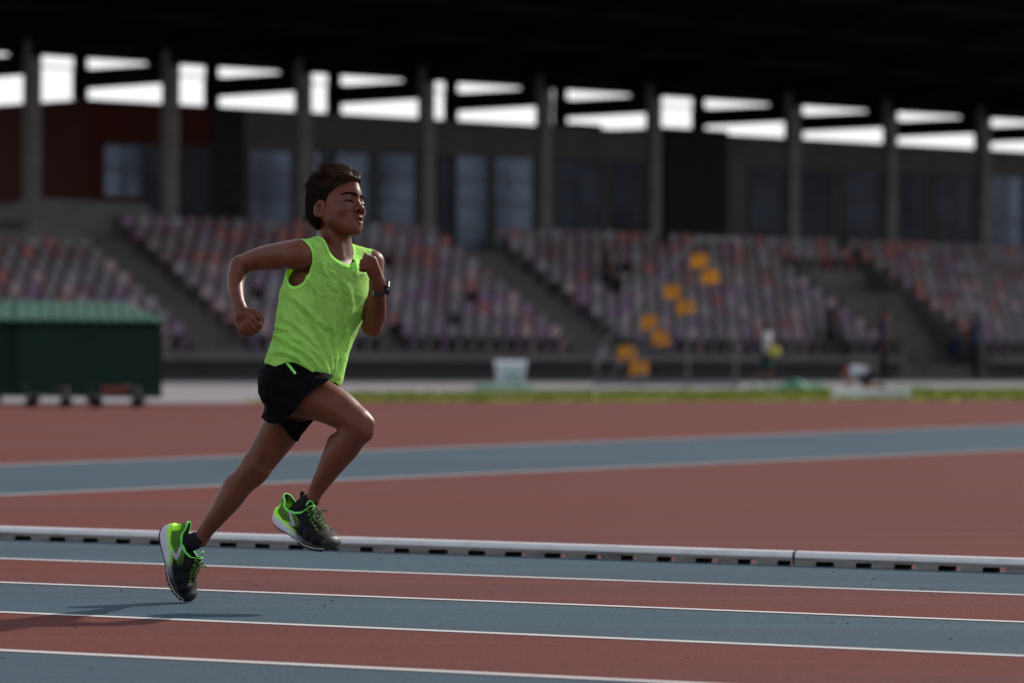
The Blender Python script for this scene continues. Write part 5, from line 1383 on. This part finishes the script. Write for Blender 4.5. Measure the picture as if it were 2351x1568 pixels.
# ---- small figures
def figure(name, label, org, J, cols, group=None, hair='short'):
    """J: joints in metres (x right, y away, z up) relative to org; body, top, bottoms, shoes, hair"""
    root = empty(name, Vector(org), label, 'person', group); org = np.array(org, float)
    q = lambda k: org + np.array(J[k], float)
    pts = np.array([q(k) for k in J]); lo_, hi_ = pts.min(0)-.2, pts.max(0)+.2; h = .010
    def fld(): return Field(lo_, hi_, h)
    b = fld(); sh = (q('ls')+q('rs'))/2; hp = (q('lh')+q('rh'))/2; tw = (sh-hp); 
    lat = q('ls')-q('rs'); lat = lat/max(np.linalg.norm(lat), 1e-6)
    s = J.get('_s', (1,))[0] if '_s' in J else 1.0
    sw = np.linalg.norm(q('ls')-q('rs'))
    H_ = q('head'); hr = .105*J2(J)
    b.cone(sh, H_, .05*J2(J), .045*J2(J), .02); b.ell(H_, ((1, 0, 0), (0, 1, 0), (0, 0, 1)), (hr*.82, hr*.8, hr*1.1), .01)
    fd = np.array(J['face'], float); fd /= np.linalg.norm(fd); b.cone(H_+fd*hr*.8+[0, 0, -.01], H_+fd*hr*.98+[0, 0, -.03], .012, .014, .01)
    sd_ = np.cross(fd, (0, 0, 1)); b.cone(H_+sd_*hr*.8, H_+sd_*hr*.86, .018, .015, .01); b.cone(H_-sd_*hr*.8, H_-sd_*hr*.86, .018, .015, .01)
    b.cone(hp, sh, .12*J2(J), .12*J2(J), .05)
    for a in 'lr':
        b.cone(sh, q(a+'s'), .07*J2(J), .055*J2(J), .03); b.cone(q(a+'s'), q(a+'e'), .050*J2(J), .036*J2(J), .02); b.cone(q(a+'e'), q(a+'w'), .036*J2(J), .025*J2(J), .01)
        d = q(a+'w')-q(a+'e'); d /= np.linalg.norm(d); w_ = q(a+'w'); b.cone(w_, w_+d*.07, .026, .03, .01, u=(0, 1, 0), fa=.6)
        for t in range(4): o_f = (np.array([1, 0, 0])*(t-1.5)*.016); b.cone(w_+d*.07+o_f, w_+d*(.13+.01*(t in (1, 2)))+o_f*1.1+[0, .012, 0], .0085, .007, .003)
        b.cone(w_+d*.03, w_+d*.07+[.035, 0, 0], .011, .009, .006)
        b.cone(hp, q(a+'h'), .11*J2(J), .085*J2(J), .03); b.cone(q(a+'h'), q(a+'k'), .082*J2(J), .055*J2(J), .02); b.cone(q(a+'k'), q(a+'a'), .055*J2(J), .034*J2(J), .02)
    V, F = b.mesh(); fastmesh('body', V, F, cols['skin'], root)
    t = fld(); t.cone(hp+tw*.05, sh, .138*J2(J), .140*J2(J), .05, u=np.cross(lat, tw/np.linalg.norm(tw)), fa=.8)
    for a in 'lr':
        t.cone(sh, q(a+'s'), .095*J2(J), .068*J2(J), .03); e_ = q(a+'s')+(q(a+'e')-q(a+'s'))*(1 if cols.get('long') else .7); t.cone(q(a+'s'), e_, .064*J2(J), .052*J2(J), .02)
        if cols.get('long'): t.cone(q(a+'e'), q(a+'w')*.95+q(a+'e')*.05, .052*J2(J), .038*J2(J), .01)
    V, F = t.mesh(); fastmesh('jacket' if cols.get('long') else 'shirt', V, F, cols['top'], root)
    t = fld(); t.cone(hp, hp+tw*.12, .128*J2(J), .122*J2(J), .03)
    for a in 'lr':
        t.cone(hp, q(a+'h'), .12*J2(J), .098*J2(J), .03); kk = 1 if cols.get('longp') else .75
        t.cone(q(a+'h'), q(a+'h')+(q(a+'k')-q(a+'h'))*kk, .096*J2(J), .078*J2(J) if kk == 1 else .095*J2(J), .02)
        if kk == 1: t.cone(q(a+'k'), q(a+'a')*.93+q(a+'k')*.07, .072*J2(J), .055*J2(J), .02)
    V, F = t.mesh(); fastmesh('trousers' if cols.get('longp') else 'shorts', V, F, cols['bot'], root)
    for a in 'lr':
        t = Field(q(a+'a')-.25, q(a+'a')+.25, h); f0 = q(a+'a'); fdir = np.array(J['foot'+a], float); fdir /= np.linalg.norm(fdir)
        t.cone(f0, f0+[0, 0, -.03], .045, .048, .02); t.cone(f0+[0, 0, -.035], f0+fdir*.15*J2(J)+[0, 0, -.045], .042, .034, .02); V, F = t.mesh(); fastmesh('shoe', V, F, cols['shoe'], root)
    t = Field(H_-.2, H_+.2, h); t.ell(H_+[0, 0, .018]-fd*.02, ((1, 0, 0), (0, 1, 0), (0, 0, 1)), (hr*.93, hr*.93, hr*1.08), .01)
    V, F = t.mesh(); g = ((V-H_) @ np.array([0, 0, 1]))*1.0 - ((V-H_) @ fd)*.8 + .02 ; V, F, _ = clip(V, F, g); o = fastmesh('hair' if not cols.get('cap') else 'cap', V, F, cols['hair'], root); solid(o, .006)
    return root
def J2(J): return J['size']
mm_ = lambda n, c, r=.8: mat(n, c, r, .2, [(tuple(x*.7 for x in c), 5, .45, .7)])
M['skin2'] = mm_('skin_far', (.34, .13, .08), .6); M['skin3'] = mm_('skin_far_dark', (.12, .05, .035), .6)
M['navyc'] = mm_('navy_cloth', (.012, .018, .050)); M['blackc'] = mm_('black_cloth', (.008, .008, .010)); M['whitec'] = mm_('white_cloth', (.42, .46, .50)); M['bluec'] = mm_('blue_cloth', (.016, .042, .105))
M['hair2'] = mm_('dark_hair', (.018, .010, .008)); M['shoew'] = mm_('pale_green_shoe', (.30, .48, .32)); M['shoek'] = mm_('dark_shoe', (.012, .012, .012)); M['capr'] = mm_('red_cap', (.20, .035, .02)); M['greenc'] = mm_('dark_green_cloth', (.010, .030, .030))
def base(px, D, z=0): v = P(px, 850, D); return (v.x, v.y, z)
std = dict(size=1.0, head=(.03, -.02, 1.62), ls=(.02, .17, 1.40), rs=(-.02, -.17, 1.40), le=(.0, .24, 1.12), re=(-.05, -.23, 1.12), lw=(.05, .25, .88), rw=(-.02, -.24, .87),
           lh=(0, .09, .90), rh=(0, -.09, .90), lk=(.02, .10, .48), rk=(.01, -.10, .48), la=(0, .11, .08), ra=(-.02, -.11, .08), face=(1, -.25, 0), footl=(1, -.2, 0), footr=(1, -.2, 0))
figure('person', 'man standing in a navy jacket and dark trousers, facing right by the walled entrance', base(2028, 98), std, dict(skin=M['skin2'], top=M['navyc'], bot=M['blackc'], shoe=M['shoek'], hair=M['hair2'], long=1, longp=1))
kid = dict(size=.82, head=(.03, 0, 1.17), ls=(.0, .11, 1.0), rs=(.0, -.12, 1.0), le=(.06, .14, .82), re=(.03, -.17, .80), lw=(.12, .08, .68), rw=(.13, -.10, .66),
           lh=(0, .07, .62), rh=(0, -.07, .62), lk=(-.12, .08, .34), rk=(.06, -.08, .35), la=(-.27, .08, .09), ra=(.0, -.08, .07), face=(1, -.5, -.1), footl=(1, -.2, -.5), footr=(1, -.2, 0))
figure('person', 'child walking in a white top and dark shorts, carrying a yellow bag', base(1760, 78), kid, dict(skin=M['skin3'], top=M['whitec'], bot=M['greenc'], shoe=M['shoew'], hair=M['hair2']))
M['yel'] = mm_('yellow_bag', (.42, .38, .06)); bb = base(1777, 77.7); 
mb = MB(); cc = Vector(bb)+Vector((0, 0, .70)); sphere(mb, np.array(cc), (.13, .10, .095), 16); mb.tube([cc+Vector((-.08, 0, .06)), cc+Vector((-.03, 0, .14)), cc+Vector((.05, 0, .14)), cc+Vector((.09, 0, .06))], .01, 6)
tag(mb.build('bag', M['yel'], None, True, origin=cc), 'round yellow bag in the hands of the walking child', 'bag')
cr_ = dict(size=.85, head=(-.36, 0, .30), ls=(-.20, .12, .36), rs=(-.20, -.12, .36), le=(-.26, .16, .18), re=(-.26, -.16, .18), lw=(-.33, .14, .03), rw=(-.33, -.14, .03),
           lh=(.12, .08, .34), rh=(.12, -.08, .34), lk=(-.02, .11, .07), rk=(-.02, -.11, .07), la=(.30, .10, .07), ra=(.30, -.10, .07), face=(-.6, -.3, -.7), footl=(1, 0, -.2), footr=(1, 0, -.2))
figure('person', 'child crouching on hands and knees in a white top and red cap', base(1986, 76.5), cr_, dict(skin=M['skin2'], top=M['whitec'], bot=M['blackc'], shoe=M['shoek'], hair=M['capr'], cap=1))
def seated(s, w, z, label, top, bot, sc=1.0, name='person'):
    o = S(s, w, z); f = -sn; t = st
    def L(x, y, zz): v = t*x + f*y; return (v.x, v.y, zz)
    J = dict(size=sc, head=L(0, .05, 1.22), ls=L(.17, .0, 1.0), rs=L(-.17, 0, 1.0), le=L(.22, .10, .74), re=L(-.22, .10, .74), lw=L(.10, .34, .62), rw=L(-.10, .34, .62), lh=L(.09, 0, .50), rh=L(-.09, 0, .50),
             lk=L(.11, .40, .50), rk=L(-.11, .40, .50), la=L(.10, .42, .10), ra=L(-.10, .42, .10), face=tuple(f), footl=tuple(f), footr=tuple(f))
    return figure(name, label, (o.x, o.y, o.z), J, dict(skin=M['skin3'], top=top, bot=bot, shoe=M['shoek'], hair=M['hair2'], long=1, longp=1))
def rowof(k): return .25 + ROWD*k + .22, ZF + ROWH*k
w, z = rowof(0); seated(sx(1908, w), w, z-.08, 'person in dark clothes seated in the first row left of the walled entrance', M['blackc'], M['blackc'])
w, z = rowof(5); seated(sx(1393, w), w, z-.1, 'person in black seated half way up, in the block right of the second stairs', M['blackc'], M['blackc'], .9)
o = S(sx(2240, -.6), -.6, .0); 
J = dict(std); J['face'] = (.3, -1, 0); figure('person', 'person in a dark blue jacket standing at the foot of the right block', (o.x, o.y, -.02), J, dict(skin=M['skin3'], top=M['bluec'], bot=M['blackc'], shoe=M['shoek'], hair=M['hair2'], long=1, longp=1))
def bag(p, label, sc=1.0, m_=None):
    mb = MB(); p = Vector(p); sphere(mb, np.array(p)+[0, 0, .17*sc], (.17*sc, .12*sc, .18*sc), 14); mb.box(p+Vector((0, -.10*sc, .12*sc)), (.11*sc, 0, 0), (0, .04*sc, 0), (0, 0, .08*sc))
    mb.tube([p+Vector((-.05, 0, .33*sc)), p+Vector((-.03, 0, .40*sc)), p+Vector((.03, 0, .40*sc)), p+Vector((.05, 0, .33*sc))], .012, 6)
    tag(mb.build('backpack', m_ or M['blackc'], None, True, origin=p), label, 'backpack')
v = S(sx(2190, .1), .08, .58); bag(v, 'black backpack on the ledge left of the person in blue', 1.3, M['navyc'])
w, z = rowof(0); v = S(sx(905, w), w-.1, z+.34); bag(v, 'black backpack on a first row seat behind the runner, right of his elbow', 1.0)
